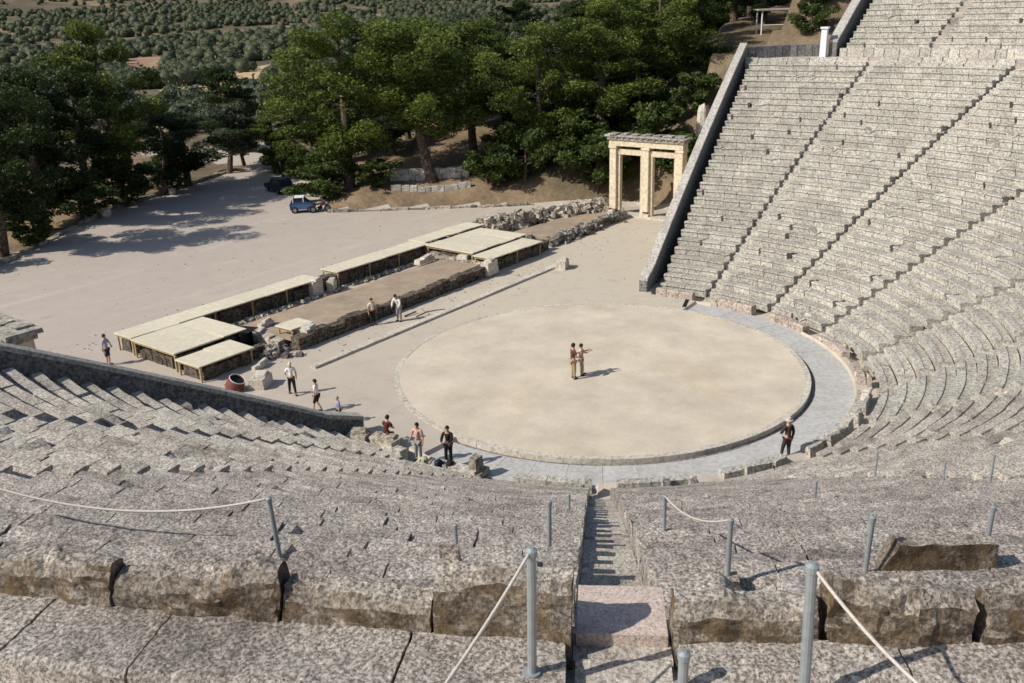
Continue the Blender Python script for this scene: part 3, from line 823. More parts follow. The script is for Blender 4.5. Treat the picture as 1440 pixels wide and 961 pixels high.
def shelter_board(x0, y0, x1, y1, z, label, dz=0., nsup=3, th=.07, segs=1):
    """flat cream protective roof on timber trestles"""
    cx, cy = (x0 + x1) / 2, (y0 + y1) / 2
    o = empty('protective_roof', (cx, cy, 0), 0, label, 'shelter', 'flat cream roofs over the stage ruins')
    inv = Matrix.Translation(-Vector(o.location))
    mb = MB(); n = max(1, segs)
    for i in range(n):
        a = x0 + (x1 - x0) * i / n; b = x0 + (x1 - x0) * (i + 1) / n
        mb.box(((a + b) / 2, cy + rnd(-.02, .02), z + rnd(-.012, .012)), (b - a - .02, y1 - y0 + rnd(-.05, .05), th), rnd(-.006, .006), rnd(.15, .75), .006, 1, dz + rnd(-.012, .012))
    q = mb.build('roof_board', M['board'], o); q.matrix_parent_inverse = inv
    if x1 - x0 > 2:
        mb = MB(); s = x0 + .3
        while s < x1 - .3:
            b = min(x1 - .25, s + rnd(.4, 1.0)); hh = (z - .1) * rnd(.72, .98)
            mb.box(((s + b) / 2, y0 + .42 + rnd(-.06, .06), hh / 2), (b - s - .02, .4, hh), 0, rnd(.05, .9), .04); s = b
        s = y0 + .65
        while s < y1 - .3:
            b = min(y1 - .25, s + rnd(.4, .8)); hh = (z - .1) * rnd(.5, .85)
            for xx in (x0 + .45, x1 - .45): mb.box((xx, (s + b) / 2, hh / 2), (.35, b - s - .02, hh), 0, rnd(.05, .9), .04)
            s = b
        q = mb.build('dark_underfill', M['rubbleback'], o); q.matrix_parent_inverse = inv  # dark blocks added so the space under the roof looks shaded
    nx = max(2, int((x1 - x0) / 2.6) + 1)
    for i in range(nx):
        xx = x0 + .15 + (x1 - x0 - .3) * i / (nx - 1)
        mb = MB()
        for s, yy in ((-1, y0 + .15), (1, y1 - .15)):
            zz = z - .05 + dz * s * (y1 - y0) / 2
            mb.box((xx, yy, zz / 2), (.08, .08, zz), 0, .5)
        mb.box((xx, cy, z - .12), (.07, y1 - y0 - .1, .12), 0, .5, 0, 1, dz)
        q = mb.build('trestle', M['timber'], o); q.matrix_parent_inverse = inv
    return o
shelter_board(-12.4, 21.35, .9, 23.05, 1.0, 'long narrow cream roof at the left half of the rear wall', segs=9)
shelter_board(2.4, 21.5, 11.2, 23.2, 1.02, 'long narrow cream roof at the right half of the rear wall', segs=6)
shelter_board(11.25, 21.9, 18.0, 23.6, 1.05, 'cream roof at the far right end of the rear wall', segs=5)
shelter_board(-12.55, 17.2, -8.05, 21.15, 1.03, 'broad cream roof at the left end of the stage, larger of two', segs=3)
shelter_board(-12.7, 14.9, -9.35, 16.95, .86, 'small cream roof at the left end nearest the sloping wall', segs=2)
shelter_board(10.7, 17.0, 17.0, 21.4, 1.05, 'broad cream roof at the right end of the stage, larger of two', segs=4)
shelter_board(10.4, 15.0, 16.2, 16.75, .98, 'small cream roof at the right end of the stage nearest the orchestra', segs=3)
shelter_board(-6.6, 15.3, -5.0, 16.7, .9, 'tiny cream roof over a stub of wall at the front left corner', segs=1)
# dark curtain box at left end, rough stones
mb = MB(); mb.box((-8.25, 17.2, .5), (.9, .08, .95), R(20), .3); mb.box((-8.0, 17.7, .5), (.08, 1.2, .95), R(20), .3); mb.box((-8.1, 17.5, 1.0), (.95, 1.3, .04), R(20), .3)
tag(mb.build('dark_crate', M['black']), 'black box shaped screen beside the broad left roof', 'crate')

def blockthing(x, y, z, sx, sy, sz, rz, lab, mat='ring', name='stone_block', group=None):
    mb = MB(); mb.box((0, 0, sz / 2), (sx, sy, sz), 0, rnd(.4, .8), .03, .93)
    mb.box((sx * .1, 0, sz + .06), (sx * .7, sy * .75, .13), .2, rnd(.4, .8), .02, .9)
    o = mb.build(name, M[mat]); o.location = (x, y, z - .02); o.rotation_euler = (0, 0, rz)
    return tag(o, lab, 'stone block', group)
blockthing(13.9, 11.7, 0, 1.0, .7, .62, .3, 'pale square stone block alone at the right end of the kerb')
blockthing(-11.2, 12.2, 0, 1.1, .8, .55, .5, 'cream stone block beside the red drum near the sloping wall')
blockthing(-5.7, 15.1, .1, .9, .8, .75, .1, 'pale pedestal stone at the front left corner of the stage court')
blockthing(9.9, 14.9, .1, 1.2, .7, .9, .1, 'pale pedestal stone at the front right corner of the stage court')
blockthing(.4, 21.4, 0, .9, .5, 1.05, .1, 'pale stump of stone between the two long rear roofs', group=None)
blockthing(1.6, 21.2, 0, .6, .5, .8, .4, 'small stone stump right of the gap between the long rear roofs')
blockthing(11.3, 18.0, .5, 1.6, .8, .35, .2, 'yellowish flat stones at the right end of the court')
blockthing(9.4, 20.3, .3, 1.8, .5, .3, .1, 'low pinkish stone bar in the shade under the rear roof')
blockthing(-9.6, 14.2, 0, 1.2, .25, .25, .2, 'thin white stone bar in the shade by the small left roof')
blockthing(-7.0, 17.6, .2, 1.4, .3, .3, .4, 'white stone bar at the left end of the court')
blockthing(-6.0, 18.3, .45, 1.0, .3, .25, .1, 'short white stone bar inside the court at left')

# rubble: ramps at the right end
def rubble(name, label, x0, y0, x1, y1, wid, n, smin, smax, mat='rubble', zb=0., hump=.5):
    mb = MB()
    for i in range(n):
        t = random.random(); s = random.gauss(0, .35)
        x = x0 + (x1 - x0) * t - (y1 - y0) / math.hypot(x1 - x0, y1 - y0) * s * wid; y = y0 + (y1 - y0) * t + s * wid * (x1 - x0) / math.hypot(x1 - x0, y1 - y0)
        k = rnd(smin, smax); z = zb + max(0, hump * (1 - (s * 1.4) ** 2)) * rnd(.4, 1)
        mb.box((x, y, z), (k * rnd(.8, 1.5), k * rnd(.7, 1.1), k * rnd(.5, .9)), rnd(0, PI), rnd(0, 1), k * .12, rnd(.7, 1), rnd(-.4, .4), rnd(-.4, .4))
    return tag(mb.build(name, M[mat]), label, 'rubble', kind='stuff')
rubble('rubble', 'heaps of broken pale and dark stones behind the right stage roofs', 18.3, 23.4, 31.5, 19.4, 2.0, 760, .2, .6, mat='ruin', hump=1.0)
rubble('rubble', 'tall irregular heap of grey stones at the corner of the right stage roofs', 18.4, 21.8, 22.5, 21.2, 1.6, 300, .25, .75, mat='ruin', hump=1.35)
rubble('rubble', 'dark ridge of broken stones along the right ramp', 19.4, 16.0, 29.5, 16.4, .9, 330, .2, .5, hump=.65)
rubble('rubble', 'loose stones beside the right stage end', 17.2, 19.5, 19.2, 15.8, 1.3, 120, .2, .5, hump=.45)
rubble('rubble', 'loose stones in the sunken left end of the stage', -8.6, 14.6, -5.0, 18.2, 1.6, 130, .12, .4, hump=.25)
rubble('rubble', 'loose stones along the foot of the rear shelters', -7.5, 20.8, 10, 21.2, .5, 170, .12, .3, mat='ruin', hump=.15)
# solid ramp bodies under the rubble
mb = MB(); vs = []; 
for i in range(13):
    x = 18.5 + 12 * i / 12
    for y, z in ((15.7, -.05), (16.0, .45), (18.2, .55), (19.8, .5), (20.4, -.05)): vs.append((x, y + .02 * i, z * (1 - i / 16) + (.05 if z > 0 else 0)))
mb.add(vs, [(i * 5 + k, i * 5 + 5 + k, i * 5 + 6 + k, i * 5 + 1 + k) for i in range(12) for k in range(4)] + [(0, 1, 2, 3, 4)], .5)
tag(mb.build('earth_ramp', M['court']), kind='structure')
stonewall('ramp_wall', 'low wall of dark stones along the front of the right ramp', 18.2, 15.9, 29.6, 16.2, .62, .5, mat=M['rubble'], courses=2, jit=.06)
rubble('rubble', 'small dark stones on the seating in the lower left wedge', -8.2, 20.9, -8.0, 20.9, .1, 2, .1, .12) if False else None

random.seed(77); mb = MB()
for i in range(900):
    x = rnd(-16, 28); y = rnd(5, 60)
    if math.hypot(x, y) < 11 or hill(x, y) > 0 or (-7 < x < 18 and 14 < y < 24): continue
    if random.random() < .5: x, y = (x, 12.6 + abs(random.gauss(0, 1.0))) if random.random() < .5 else (x, 24.2 + abs(random.gauss(0, 1.4)))
    k = rnd(.02, .07); mb.box((x, y, k * .3), (k * rnd(.8, 1.6), k, k * .7), rnd(0, 3), rnd(0, 1), k * .15)
tag(mb.build('gravel', M['ruin']), 'loose pebbles scattered over the earth square', kind='stuff')
# ------------------------------------------------------------------ monumental doorways
def propylon(x, y0, y1, H, label, rz=0.):
    o = empty('stone_gateway', (x, (y0 + y1) / 2, 0), 0, label, 'gateway', 'double stone doorways at the sides of the theatre')
    inv = Matrix.Translation(-Vector(o.location))
    def part(n, mb, m):
        q = mb.build(n, m, o); q.matrix_parent_inverse = inv
    ym = (y0 + y1) / 2 ; w = .62
    for yy in (y0 + w / 2, ym, y1 - w / 2):
        mb = MB(); mb.box((x, yy, .16), (.95, .8, .32), 0, .4, .02); mb.box((x, yy, H / 2 - .2), (.78, w, H - 1.45), 0, .6, .012, .97)
        mb.box((x, yy, H - 1.06), (.88, w + .12, .2), 0, .7, .01)
        part('pilaster', mb, M['propylon'])
    for a, b in ((y0 + w, ym - w / 2), (ym + w / 2, y1 - w)):
        mb = MB()
        for yy in (a + .13, b - .13): mb.box((x + .06, yy, (H - 1.7) / 2), (.4, .25, H - 1.7), 0, .3, .008)
        part('door_jamb', mb, M['propylon'])
        mb = MB(); mb.box((x + .06, (a + b) / 2, H - 1.46), (.46, b - a - .006, .44), 0, .4, .008); part('lintel', mb, M['propylon'])
    mb = MB(); mb.box((x, ym, H - .71), (.86, y1 - y0 + .05, .48), 0, .6, .01); part('architrave', mb, M['propylon'])
    mb = MB(); mb.box((x, ym, H - .33), (1.1, y1 - y0 + .3, .26), 0, .45, .02); mb.box((x, ym, H - .12), (1.35, y1 - y0 + .7, .15), 0, .5, .025)
    for k in range(12): mb.box((x - .58, y0 + .2 + (y1 - y0 - .4) * k / 11, H - .25), (.12, .2, .1), 0, .6)
    for k in range(7): mb.box((x + rnd(-.4, .4), y0 + (y1 - y0) * (k + .5) / 7, H + .03), (rnd(.5, .9), rnd(.5, .9), rnd(.06, .12)), 0, rnd(.1, .9), .03)
    part('cornice', mb, M['cornice'])
    mb = MB(); mb.box((x, ym, .05), (1.3, y1 - y0 + .1, .18), 0, .5, .02); part('threshold', mb, M['ring'])
    return o
propylon(30.6, 11.3, 18.1, 6.75, 'tall cream double doorway of stone beside the right end wall')
propylon(-22.4, 10.4, 17.0, 6.55, 'corner of a stone doorway with grey cornice at the left picture edge')

# low stone terrace by the far trees
stonewall('terrace_wall', 'low pale stone terrace wall under the pines behind the square', 26.6, 40.4, 31.2, 34.4, 1.0, .6, mat=M['coping'], courses=2)
stonewall('terrace_wall', 'second low pale terrace wall in front of the first', 24.8, 38.6, 29.2, 32.6, .45, .5, mat=M['coping'], courses=1)
stonewall('edge_kerb', 'low kerb of pale stones along the edge of the far square', 18.2, 40.2, 29.6, 25.6, .22, .35, mat=M['ruin'], courses=1, cat='kerb')
stonewall('edge_kerb', 'broken line of pale stones along the dark wood at left', -9, 46.5, 8, 59.2, .25, .4, mat=M['ruin'], courses=1, bl=(.3, 2.2), cat='kerb')
stonewall('edge_kerb', 'line of pale stones along the wood edge toward the road', 9, 59.6, 29, 68, .3, .4, mat=M['ruin'], courses=1, bl=(.3, 2.4), cat='kerb')

# ------------------------------------------------------------------ posts and ropes
POSTS = [((-32.07, -19.79, 12.58), 1.02, .019, .033, 'nearest grey metal post, just left of the centre stairway'),
         ((-31.17, -21.42, 12.58), 1.03, -.027, .037, 'thick nearest grey metal post right of the centre stairway'),
         ((-31.56, -20.71, 12.55), .30, 0, .036, 'short cut grey post at the right corner of the top step'),
         ((-31.01, -15.54, 11.30), .82, -.007 - .04, .027, 'leaning grey post on the left holding the long white rope'),
         ((-29.30, -16.60, 10.80), .50, .0, .022, 'short thin post behind the tall bench back left of the stairs'),
         ((-28.40, -17.31, 10.62), .80, .012, .026, 'grey post close beside the left edge of the centre stairway'),
         ((-24.04, -14.63, 8.10), .52, .0, .02, 'tiny post further down the left edge of the centre stairway'),
         ((-28.69, -19.76, 11.35), .80, -.0, .026, 'slim straight post right of the stairs above the flat bench'),
         ((-27.70, -20.83, 11.28), .77, .02, .028, 'grey post behind the thick nearest post at right'),
         ((-26.32, -21.71, 11.0), .80, .01, .026, 'grey post next to the dark broken slab at right'),
         ((-26.12, -17.67, 9.78), .76, -.0, .026, 'upright post on the right edge of the centre stairway with a rope'),
         ((-19.79, -17.70, 7.3), .62, 0, .022, 'small distant post nearer the centre stairway than its neighbours'),
         ((-13.55, -17.20, 4.9), .9, 0, .024, 'thin pale distant post closest to the paved passage'),
         ((-16.66, -19.41, 6.8), .68, 0, .018, 'faint small distant post between two taller ones'),
         ((-17.21, -20.39, 7.38), .8, 0, .022, 'thin pale distant post nearest the right picture edge')]
tops = []
rh = Vector((r_.x, r_.y, 0)).normalized()
for (b, h, lean, rad, lab) in POSTS:
    o = empty('metal_post', b, 0, lab, 'post', 'grey rope posts on the seating')
    t = Vector((0, 0, h)) + rh * lean
    mb = MB(); mb.tube([(0, 0, -.15), tuple(t)], rad, 12); q = mb.build('shaft', M['steel'], o, smooth=False)
    mb = MB(); mb.tube([tuple(t - Vector((0, 0, .045))), tuple(t), tuple(t + Vector((0, 0, rad * .5)))], [rad * 1.25, rad * 1.25, rad * .5], 12); mb.build('cap', M['steel'], o)
    mb = MB(); mb.tube([(0, 0, -.02), (0, 0, .025)], rad * 2.0, 10); mb.build('collar', M['steel'], o)
    tops.append(Vector(b) + t)
def rope(a, b, sag, label, rad=.011, tw=False):
    mb = MB(); n = 28; pts = []
    for i in range(n + 1):
        t = i / n; p = Vector(a).lerp(Vector(b), t); p.z -= sag * 4 * t * (1 - t); pts.append(tuple(p))
    mb.tube(pts, rad, 6)
    return tag(mb.build('rope', M['rope'], smooth=True), label, 'rope', 'ropes slung between the posts')
rope(tops[0], (-34.07, -20.01, 13.1), .10, 'thick rope running down left from the nearest post toward the camera', .012)
rope(tops[1], (-31.75, -23.14, 13.2), .22, 'sagging pale rope running down right from the thick nearest post', .013)
rope(tops[3], (-32.75, -12.0, 12.1), .30, 'long slack white rope crossing to the left picture edge', .014)
rope(tops[7], tops[10], .16, 'short slack rope between two posts right of the centre stairway', .012)

# ------------------------------------------------------------------ vegetation
def leafclump(mb, c, rad, n, size, flat=.75, lit=.5):
    vs = []; fs = []; ts = []
    for i in range(n):
        d = Vector((random.gauss(0, 1), random.gauss(0, 1), random.gauss(0, 1))).normalized()
        k = rnd(.55, 1.05) * (1 + .3 * noise.noise(d * 2.2 + Vector(c) * .7))
        p = Vector(c) + Vector((d.x * rad * k, d.y * rad * k, d.z * rad * flat * k))
        a = Vector((rnd(-1, 1), rnd(-1, 1), rnd(-.7, .7))).normalized(); b = a.cross(Vector((rnd(-1, 1), rnd(-1, 1), rnd(-1, 1)))).normalized()
        s = size * rnd(.6, 1.3); t = max(0, min(1, lit + .22 * d.z + rnd(-.22, .22)))  # tone paints lit tops and shaded undersides onto each clump
        o = len(vs)
        vs += [tuple(p - a * s), tuple(p + b * s * .45), tuple(p + a * s), tuple(p - b * s * .45)]
        fs.append((o, o + 1, o + 2, o + 3)); ts += [t] * 4
    mb.add(vs, fs, ts)

def tree_mesh(H, W, base=.3, nl=16, cl=3, dens=230, leaf=.2, lean=0., style='pine', seed=0, cr=None):
    random.seed(seed); noise.seed_set(seed + 1)
    tr = MB(); cr_ = MB()
    tb = H * .022 + .06
    pts = []; n = 9; bx = rnd(-1, 1) * .05 * H; by = rnd(-1, 1) * .05 * H
    for i in range(n):
        t = i / (n - 1)
        pts.append(Vector((lean * H * t + bx * math.sin(t * 3), by * math.sin(t * 2.6), H * .9 * t)))
    tr.tube([tuple(p) for p in [pts[0] - Vector((0, 0, .4))] + pts], [tb * 1.35] + [tb * (1.25 - 1.15 * i / n) for i in range(n)], 9, .4)
    ctr = []
    for i in range(nl):
        t = base + (.97 - base) * (i + rnd(0, .8)) / nl
        q = t * (n - 1); k = min(n - 2, int(q)); p = pts[k].lerp(pts[k + 1], q - k)
        if style == 'pine': prof = math.sin(PI * min(1, .12 + .80 * (t - base) / (1 - base))) ** .7
        else: prof = math.sin(PI * min(1, .25 + .65 * (t - base) / (1 - base))) ** .5
        L = W / 2 * prof * rnd(.55, 1.05)
        az = i * 2.4 + rnd(-.6, .6); up = rnd(.12, .5)
        e = p + Vector((math.cos(az) * L, math.sin(az) * L, L * up)); m = p.lerp(e, .55) - Vector((0, 0, L * .07))
        rb = tb * (.42 - .25 * t)
        tr.tube([tuple(p), tuple(m), tuple(e)], [rb, rb * .7, rb * .25], 5, .4, False)
        for j in range(cl):
            f = 1 - j * .33
            c = p.lerp(e, max(.2, f)) + Vector((rnd(-.5, .5), rnd(-.5, .5), rnd(-.1, .5))) * W * .08
            ctr.append((c, W * rnd(.06, .15) if cr is None else cr * rnd(.7, 1.2)))
    ctr.append((pts[-1] + Vector((0, 0, H * .03)), W * .12))
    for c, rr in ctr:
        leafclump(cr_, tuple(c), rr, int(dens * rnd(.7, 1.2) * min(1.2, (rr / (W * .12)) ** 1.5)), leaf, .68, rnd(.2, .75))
    return tr, cr_

TREES = {}
def protos(kind, specs, leaf, bark='bark'):
    TREES[kind] = []
    for sp in specs:
        if kind in ('pine', 'dark'): sp = dict(sp, dens=int(sp['dens'] * 2.3), leaf=sp['leaf'] * .6, nl=int(sp['nl'] * .9))
        t, c = tree_mesh(**sp)
        a = t.build('trunk', M[bark]); b = c.build('crown', M[leaf])
        zt = sorted(v[2] for v in c.v)[int(len(c.v) * .995)]; rt_ = sorted(math.hypot(v[0], v[1]) for v in c.v)[int(len(c.v) * .97)]
        TREES[kind].append((a, b, zt, rt_ * 2)); 
        COL.objects.unlink(a); COL.objects.unlink(b)
PR = [dict(H=14, W=10, base=.2, nl=19, cl=3, dens=260, leaf=.24, seed=11), dict(H=14, W=11.5, base=.3, nl=17, cl=3, dens=280, leaf=.24, lean=.06, seed=12),
      dict(H=14, W=9, base=.18, nl=20, cl=3, dens=250, leaf=.24, seed=13), dict(H=14, W=12.5, base=.34, nl=15, cl=4, dens=260, leaf=.25, lean=-.05, seed=14)]
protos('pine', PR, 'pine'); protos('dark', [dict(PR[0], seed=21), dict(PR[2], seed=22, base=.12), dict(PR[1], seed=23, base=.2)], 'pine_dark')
protos('broad', [dict(H=7, W=7, base=.25, nl=13, cl=3, dens=240, leaf=.17, style='round', seed=31), dict(H=7, W=8, base=.3, nl=12, cl=3, dens=240, leaf=.17, style='round', seed=32)], 'olive')
protos('bush', [dict(H=3.2, W=5, base=.05, nl=12, cl=3, dens=170, leaf=.15, style='round', seed=41), dict(H=3.2, W=4.4, base=.05, nl=11, cl=3, dens=170, leaf=.15, style='round', seed=42)], 'bushm')
random.seed(99)
def put_tree(kind, v, x, y, H, W, label, name, cat='tree', group=None, z=None, rz=None):
    a, b, h0, w0 = TREES[kind][v % len(TREES[kind])]
    z = hill(x, y) if z is None else z
    o = empty(name, (x, y, z - .05), rnd(0, 6.28) if rz is None else rz, label, cat, group)
    W *= 1.12; o.scale = (W / w0, W / w0, H / h0)
    for src in (a, b):
        c = src.copy(); COL.objects.link(c); c.parent = o
    return o
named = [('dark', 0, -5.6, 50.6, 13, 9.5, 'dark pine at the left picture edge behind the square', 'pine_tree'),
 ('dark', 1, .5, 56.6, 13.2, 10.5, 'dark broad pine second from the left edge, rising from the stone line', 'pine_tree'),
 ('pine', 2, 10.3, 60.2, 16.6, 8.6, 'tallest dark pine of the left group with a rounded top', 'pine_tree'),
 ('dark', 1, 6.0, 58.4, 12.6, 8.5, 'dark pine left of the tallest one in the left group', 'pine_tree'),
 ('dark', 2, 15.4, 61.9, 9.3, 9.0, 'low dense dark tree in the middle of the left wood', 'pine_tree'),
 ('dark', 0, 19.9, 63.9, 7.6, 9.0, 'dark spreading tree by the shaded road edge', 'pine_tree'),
 ('broad', 0, 27.2, 66.7, 7.6, 8.5, 'grey green rounded tree at the end of the shaded road', 'olive_tree'),
 ('broad', 1, 31.5, 69.6, 5.6, 7.0, 'small grey green tree beside the road end', 'olive_tree'),
 ('pine', 0, 24.2, 43.6, 15.8, 11.6, 'big bright green pine left of the centre above the parked cart', 'pine_tree'),
 ('pine', 3, 28.7, 36.9, 14.6, 12.4, 'big leaning pine on the brown slope with a thick bare trunk', 'pine_tree'),
 ('pine', 1, 36.3, 38.1, 12.9, 12.2, 'pine with a straight thin trunk standing on the sunny slope', 'pine_tree'),
 ('pine', 2, 29.5, 55.1, 13.2, 10.5, 'bright pine behind the road corner, left of the biggest one', 'pine_tree'),
 ('pine', 0, 34.5, 28.5, 12.5, 9.0, 'green pine left of the stone gateway, behind low shrubs', 'pine_tree'),
 ('pine', 2, 38.5, 24.2, 12.5, 10.0, 'tall pine directly behind the stone gateway', 'pine_tree'),
 ('pine', 0, 44.5, 21.4, 11.4, 9.5, 'pine on the steep bank above the gateway', 'pine_tree'),
 ('dark', 2, 52.0, 22.5, 8.3, 8.5, 'dark tree beside the pale canopy at the top right of the wood', 'pine_tree')]
for (k, v, x, y, H, W, lab, nm) in named: put_tree(k, v, x, y, H, W, lab, nm)
shr = [(21.9, 44.7, 3.4, 7.0, 'bright rounded bush right behind the parked cart'), (24.6, 40.6, 2.4, 4.6, 'low bush at the foot of the slope left of the terrace walls'),
       (31.8, 28.2, 5.2, 6.4, 'large dark bush left of the gateway beside the terrace wall'), (34.6, 24.6, 4.6, 5.2, 'dense bush behind the gateway on the left'),
       (33.9, 21.6, 5.0, 6.2, 'wide bush seen through the left doorway'), (37.2, 17.4, 5.2, 6.2, 'dark bush seen through the right doorway'), (28.4, 58.8, 3.6, 4.4, 'small bush at the shaded road corner'),
       (40.6, 15.4, 3.4, 4.2, 'bush above the gateway next to the end wall'), (26.6, 50.8, 3.6, 5.0, 'bush by the shaded road right of the dark parked car'), (39.0, 29.5, 3.6, 5.0, 'bush on the brown slope between pines'),
       (-10.5, 49.0, 3.8, 6.0, 'pale bush at the lower left edge of the dark wood'), (-2.5, 51.8, 3.2, 5.5, 'low bush under the pines at left'), (31.5, 33.2, 2.0, 3.4, 'small bush at the right end of the terrace wall'),
       (40.5, 33.5, 3.5, 5.5, 'bush behind the straight trunked pine'), (5.0, 58.2, 3.5, 6.5, 'dark bush under the tallest left pine'), (11.0, 60.5, 3.6, 6.5, 'dark bush filling the gap in the left wood'), (17.0, 63.2, 3.4, 6.0, 'dark bush beside the shaded road')]
for i, (x, y, H, W, lab) in enumerate(shr): put_tree('bush', i, x, y, H, W, lab, 'bush', 'bush')
for i, (x, y, H, W, lab) in enumerate([(30.0, 30.6, 3.6, 5.0, 'round bush at the right end of the second terrace wall'), (36.5, 27.5, 4.2, 6.0, 'bush on the slope above the gateway shrubs'), (41.5, 26.5, 4, 6.5, 'dark bush between the pines above the gateway'),
        (44.5, 30, 4, 7, 'bush in the shade high on the slope'), (46.5, 17.0, 2.6, 4.2, 'bush near the top of the end wall'), (49, 24, 4.5, 7, 'dense bush below the pale canopy'), (40.5, 20.6, 4.5, 6.5, 'dense bush on the steep bank behind the gateway'), (34.9, 32.2, 3.4, 5.0, 'bush on the slope right of the leaning pine'),
        (36.0, 30.4, 4.0, 6.0, 'wide dark bush right of the terrace walls, highest of three'), (37.9, 27.0, 4.2, 6.5, 'green bush upslope from the terrace walls'), (35.7, 21.4, 3.6, 6.0, 'bush directly behind the left doorway opening'),
        (42.5, 24.5, 4.5, 7, 'bush under the tall pine behind the gateway'), (47.5, 27.5, 4.5, 7.5, 'bush high on the bank above the gateway pines'), (52, 37, 4.5, 8, 'bush in the far shade of the slope'), (46, 37.5, 3.5, 6, 'bush beyond the straight trunked pine'),
        (36.6, 15.4, 3.6, 5.0, 'bush seen low through the right doorway')]): put_tree('bush', i, x, y, H, W, lab, 'bush', 'bush')
for i, (x, y, H, W) in enumerate([(45.8, 7.6, 2.6, 3.6), (50.2, 8.6, 3.2, 4.6), (54.5, 8.2, 3.6, 5.0), (60, 9.6, 4.5, 5.5), (65.5, 9.0, 5.5, 6.0), (56, 10.6, 3.6, 5.0)]):
    put_tree('bush', i, x, y, H, W, 'dark bush on the bank outside the upper tier end wall', 'bush', 'bush', 'bushes outside the upper end wall', z=max(hill(x, y), under(x, y)))
for i, (x, y, H, W) in enumerate([(66, 24, 11, 9), (64, 19.5, 7, 7), (70, 18, 9, 8), (75, 26, 10, 9), (68, 14.5, 7.5, 7), (74, 12, 9, 8), (80, 18, 11, 9), (86, 10, 11, 9), (58, 27, 10, 9), (62, 31, 10, 9), (80, 30, 11, 9), (90, 22, 12, 10), (52, 31, 11, 9), (56, 38, 11, 9)]):
    put_tree('dark' if i % 3 else 'pine', i, x, y, H, W, 'dark tree in the wood behind the canopy and upper end wall', 'pine_tree', group='dark trees behind the canopy')
for i, (x, y, H, W, k) in enumerate([(34.0, 47.0, 5.0, 6.5, 'broad'), (38.0, 51.0, 6.5, 7.5, 'pine'), (42.0, 44.0, 5.5, 7.0, 'broad'), (33.5, 58.0, 6.0, 7.0, 'broad'), (46.0, 50.0, 8.5, 8.5, 'pine'), (39.5, 60.0, 8.0, 8.0, 'pine'), (31.0, 63.0, 6.0, 6.5, 'pine'), (43.0, 36.5, 6.5, 7.5, 'dark'), (45.5, 41.0, 8.5, 8.0, 'pine'), (50.0, 57.0, 8.0, 8.5, 'broad')]):
    put_tree(k, i, x, y, H, W, {'pine': 'smaller green pine filling the slope between the big front pines', 'dark': 'small dark tree on the slope behind the straight trunked pine', 'broad': 'grey green olive tree on the slope between the big front pines'}[k], 'olive_tree' if k == 'broad' else 'pine_tree', group='small trees on the slope, ' + k)
for i in range(46):     # the wood behind on both sides
    if i < 16: x = rnd(-16, 3); y = 66 + rnd(0, 26) + max(0, x) * .25; k = 'dark' if random.random() < .6 else 'broad'; H = rnd(4, 5.5) if k == 'broad' else rnd(4.5, 7.0)
    else: x = rnd(38, 92); y = rnd(24, 92); k = ('pine', 'pine', 'dark', 'broad')[random.randrange(4)]; H = rnd(7, 12)
    if x < 20 and y < 74 and k != 'dark': k = 'dark'
    put_tree(k, i, x, y, H, rnd(7, 10), {'pine': 'green pine in the wood behind the front trees', 'dark': 'dark tree in the wood behind the front trees', 'broad': 'grey green tree in the wood behind the front trees'}[k], 'pine_tree' if k != 'broad' else 'olive_tree', group='trees in the wood behind the front ' + {'pine': 'pines', 'dark': 'dark trees', 'broad': 'olives'}[k])
# olives in the valley
def olive_small(seed):
    random.seed(seed); mb = MB()
    for i in range(7):
        leafclump(mb, (rnd(-1, 1) * 1.1, rnd(-1, 1) * 1.1, 2.1 + rnd(-.7, .9)), rnd(.9, 1.4), 60, .33, .8, rnd(.35, .7))
    mb.rock((0, 0, 2.2), (2.6, 2.6, 2.2), None, 2, .3, .25, 1.)
    mb.tube([(0, 0, -.5), (.1, 0, 1.8)], [.25, .15], 5, .1)
    o = mb.build('olive_tree', M['olive']); COL.objects.unlink(o); return o
OL = [olive_small(s) for s in (51, 52, 53)]
random.seed(5); cnt = 0; tries = 0
V2 = Vector((CAM.x, CAM.y))
while cnt < 285 and tries < 20000:
    tries += 1
    az = R(rnd(22.5, 47)); D = 140 + 165 * random.random() ** .8
    x = CAM.x + D * math.sin(az); y = CAM.y + D * math.cos(az)
    if in_field(x, y) or (R(30) < az < R(43) and (D > 215 or random.random() < .55) and D < 285) or noise.noise(Vector((x * .016, y * .016, 2))) < -.36: continue
    o = random.choice(OL).copy(); COL.objects.link(o); o.location = (x, y, hill(x, y) - .1); s = rnd(.95, 1.75); o.scale = (s, s, s * rnd(.8, 1.1)); o.rotation_euler = (0, 0, rnd(0, 6.28))
    tag(o, 'small rounded grey green olive tree on the valley floor beyond the wood', 'tree', 'olive trees scattered over the far valley'); cnt += 1
random.seed(6); mb = MB()
for i in range(9500):
    az = R(rnd(20, 56)); D = 285 + 2300 * random.random() ** 2.0 - (135 if az > R(47) and i % 3 == 0 else 0)
    x = CAM.x + D * math.sin(az); y = CAM.y + D * math.cos(az)
    if in_field(x, y) or noise.noise(Vector((x * .009, y * .009, 2))) < -.3: continue
    s = rnd(1.9, 3.9) * (1 + D / 2500)
    t_ = rnd(.15, .75); zz = hill(x, y) + s * .5
    mb.rock((x, y, zz), (s * 1.35, s * 1.35, s * 1.2), None, 2, t_ * .8, .3, 1.)
    leafclump(mb, (x, y, zz), s * .92, 30, s * .17, .9, t_ + .1)
tag(mb.build('far_woods', M['farleaf'], smooth=True), 'grey green scrub and olive groves covering the distant valley', 'woods', kind='stuff')

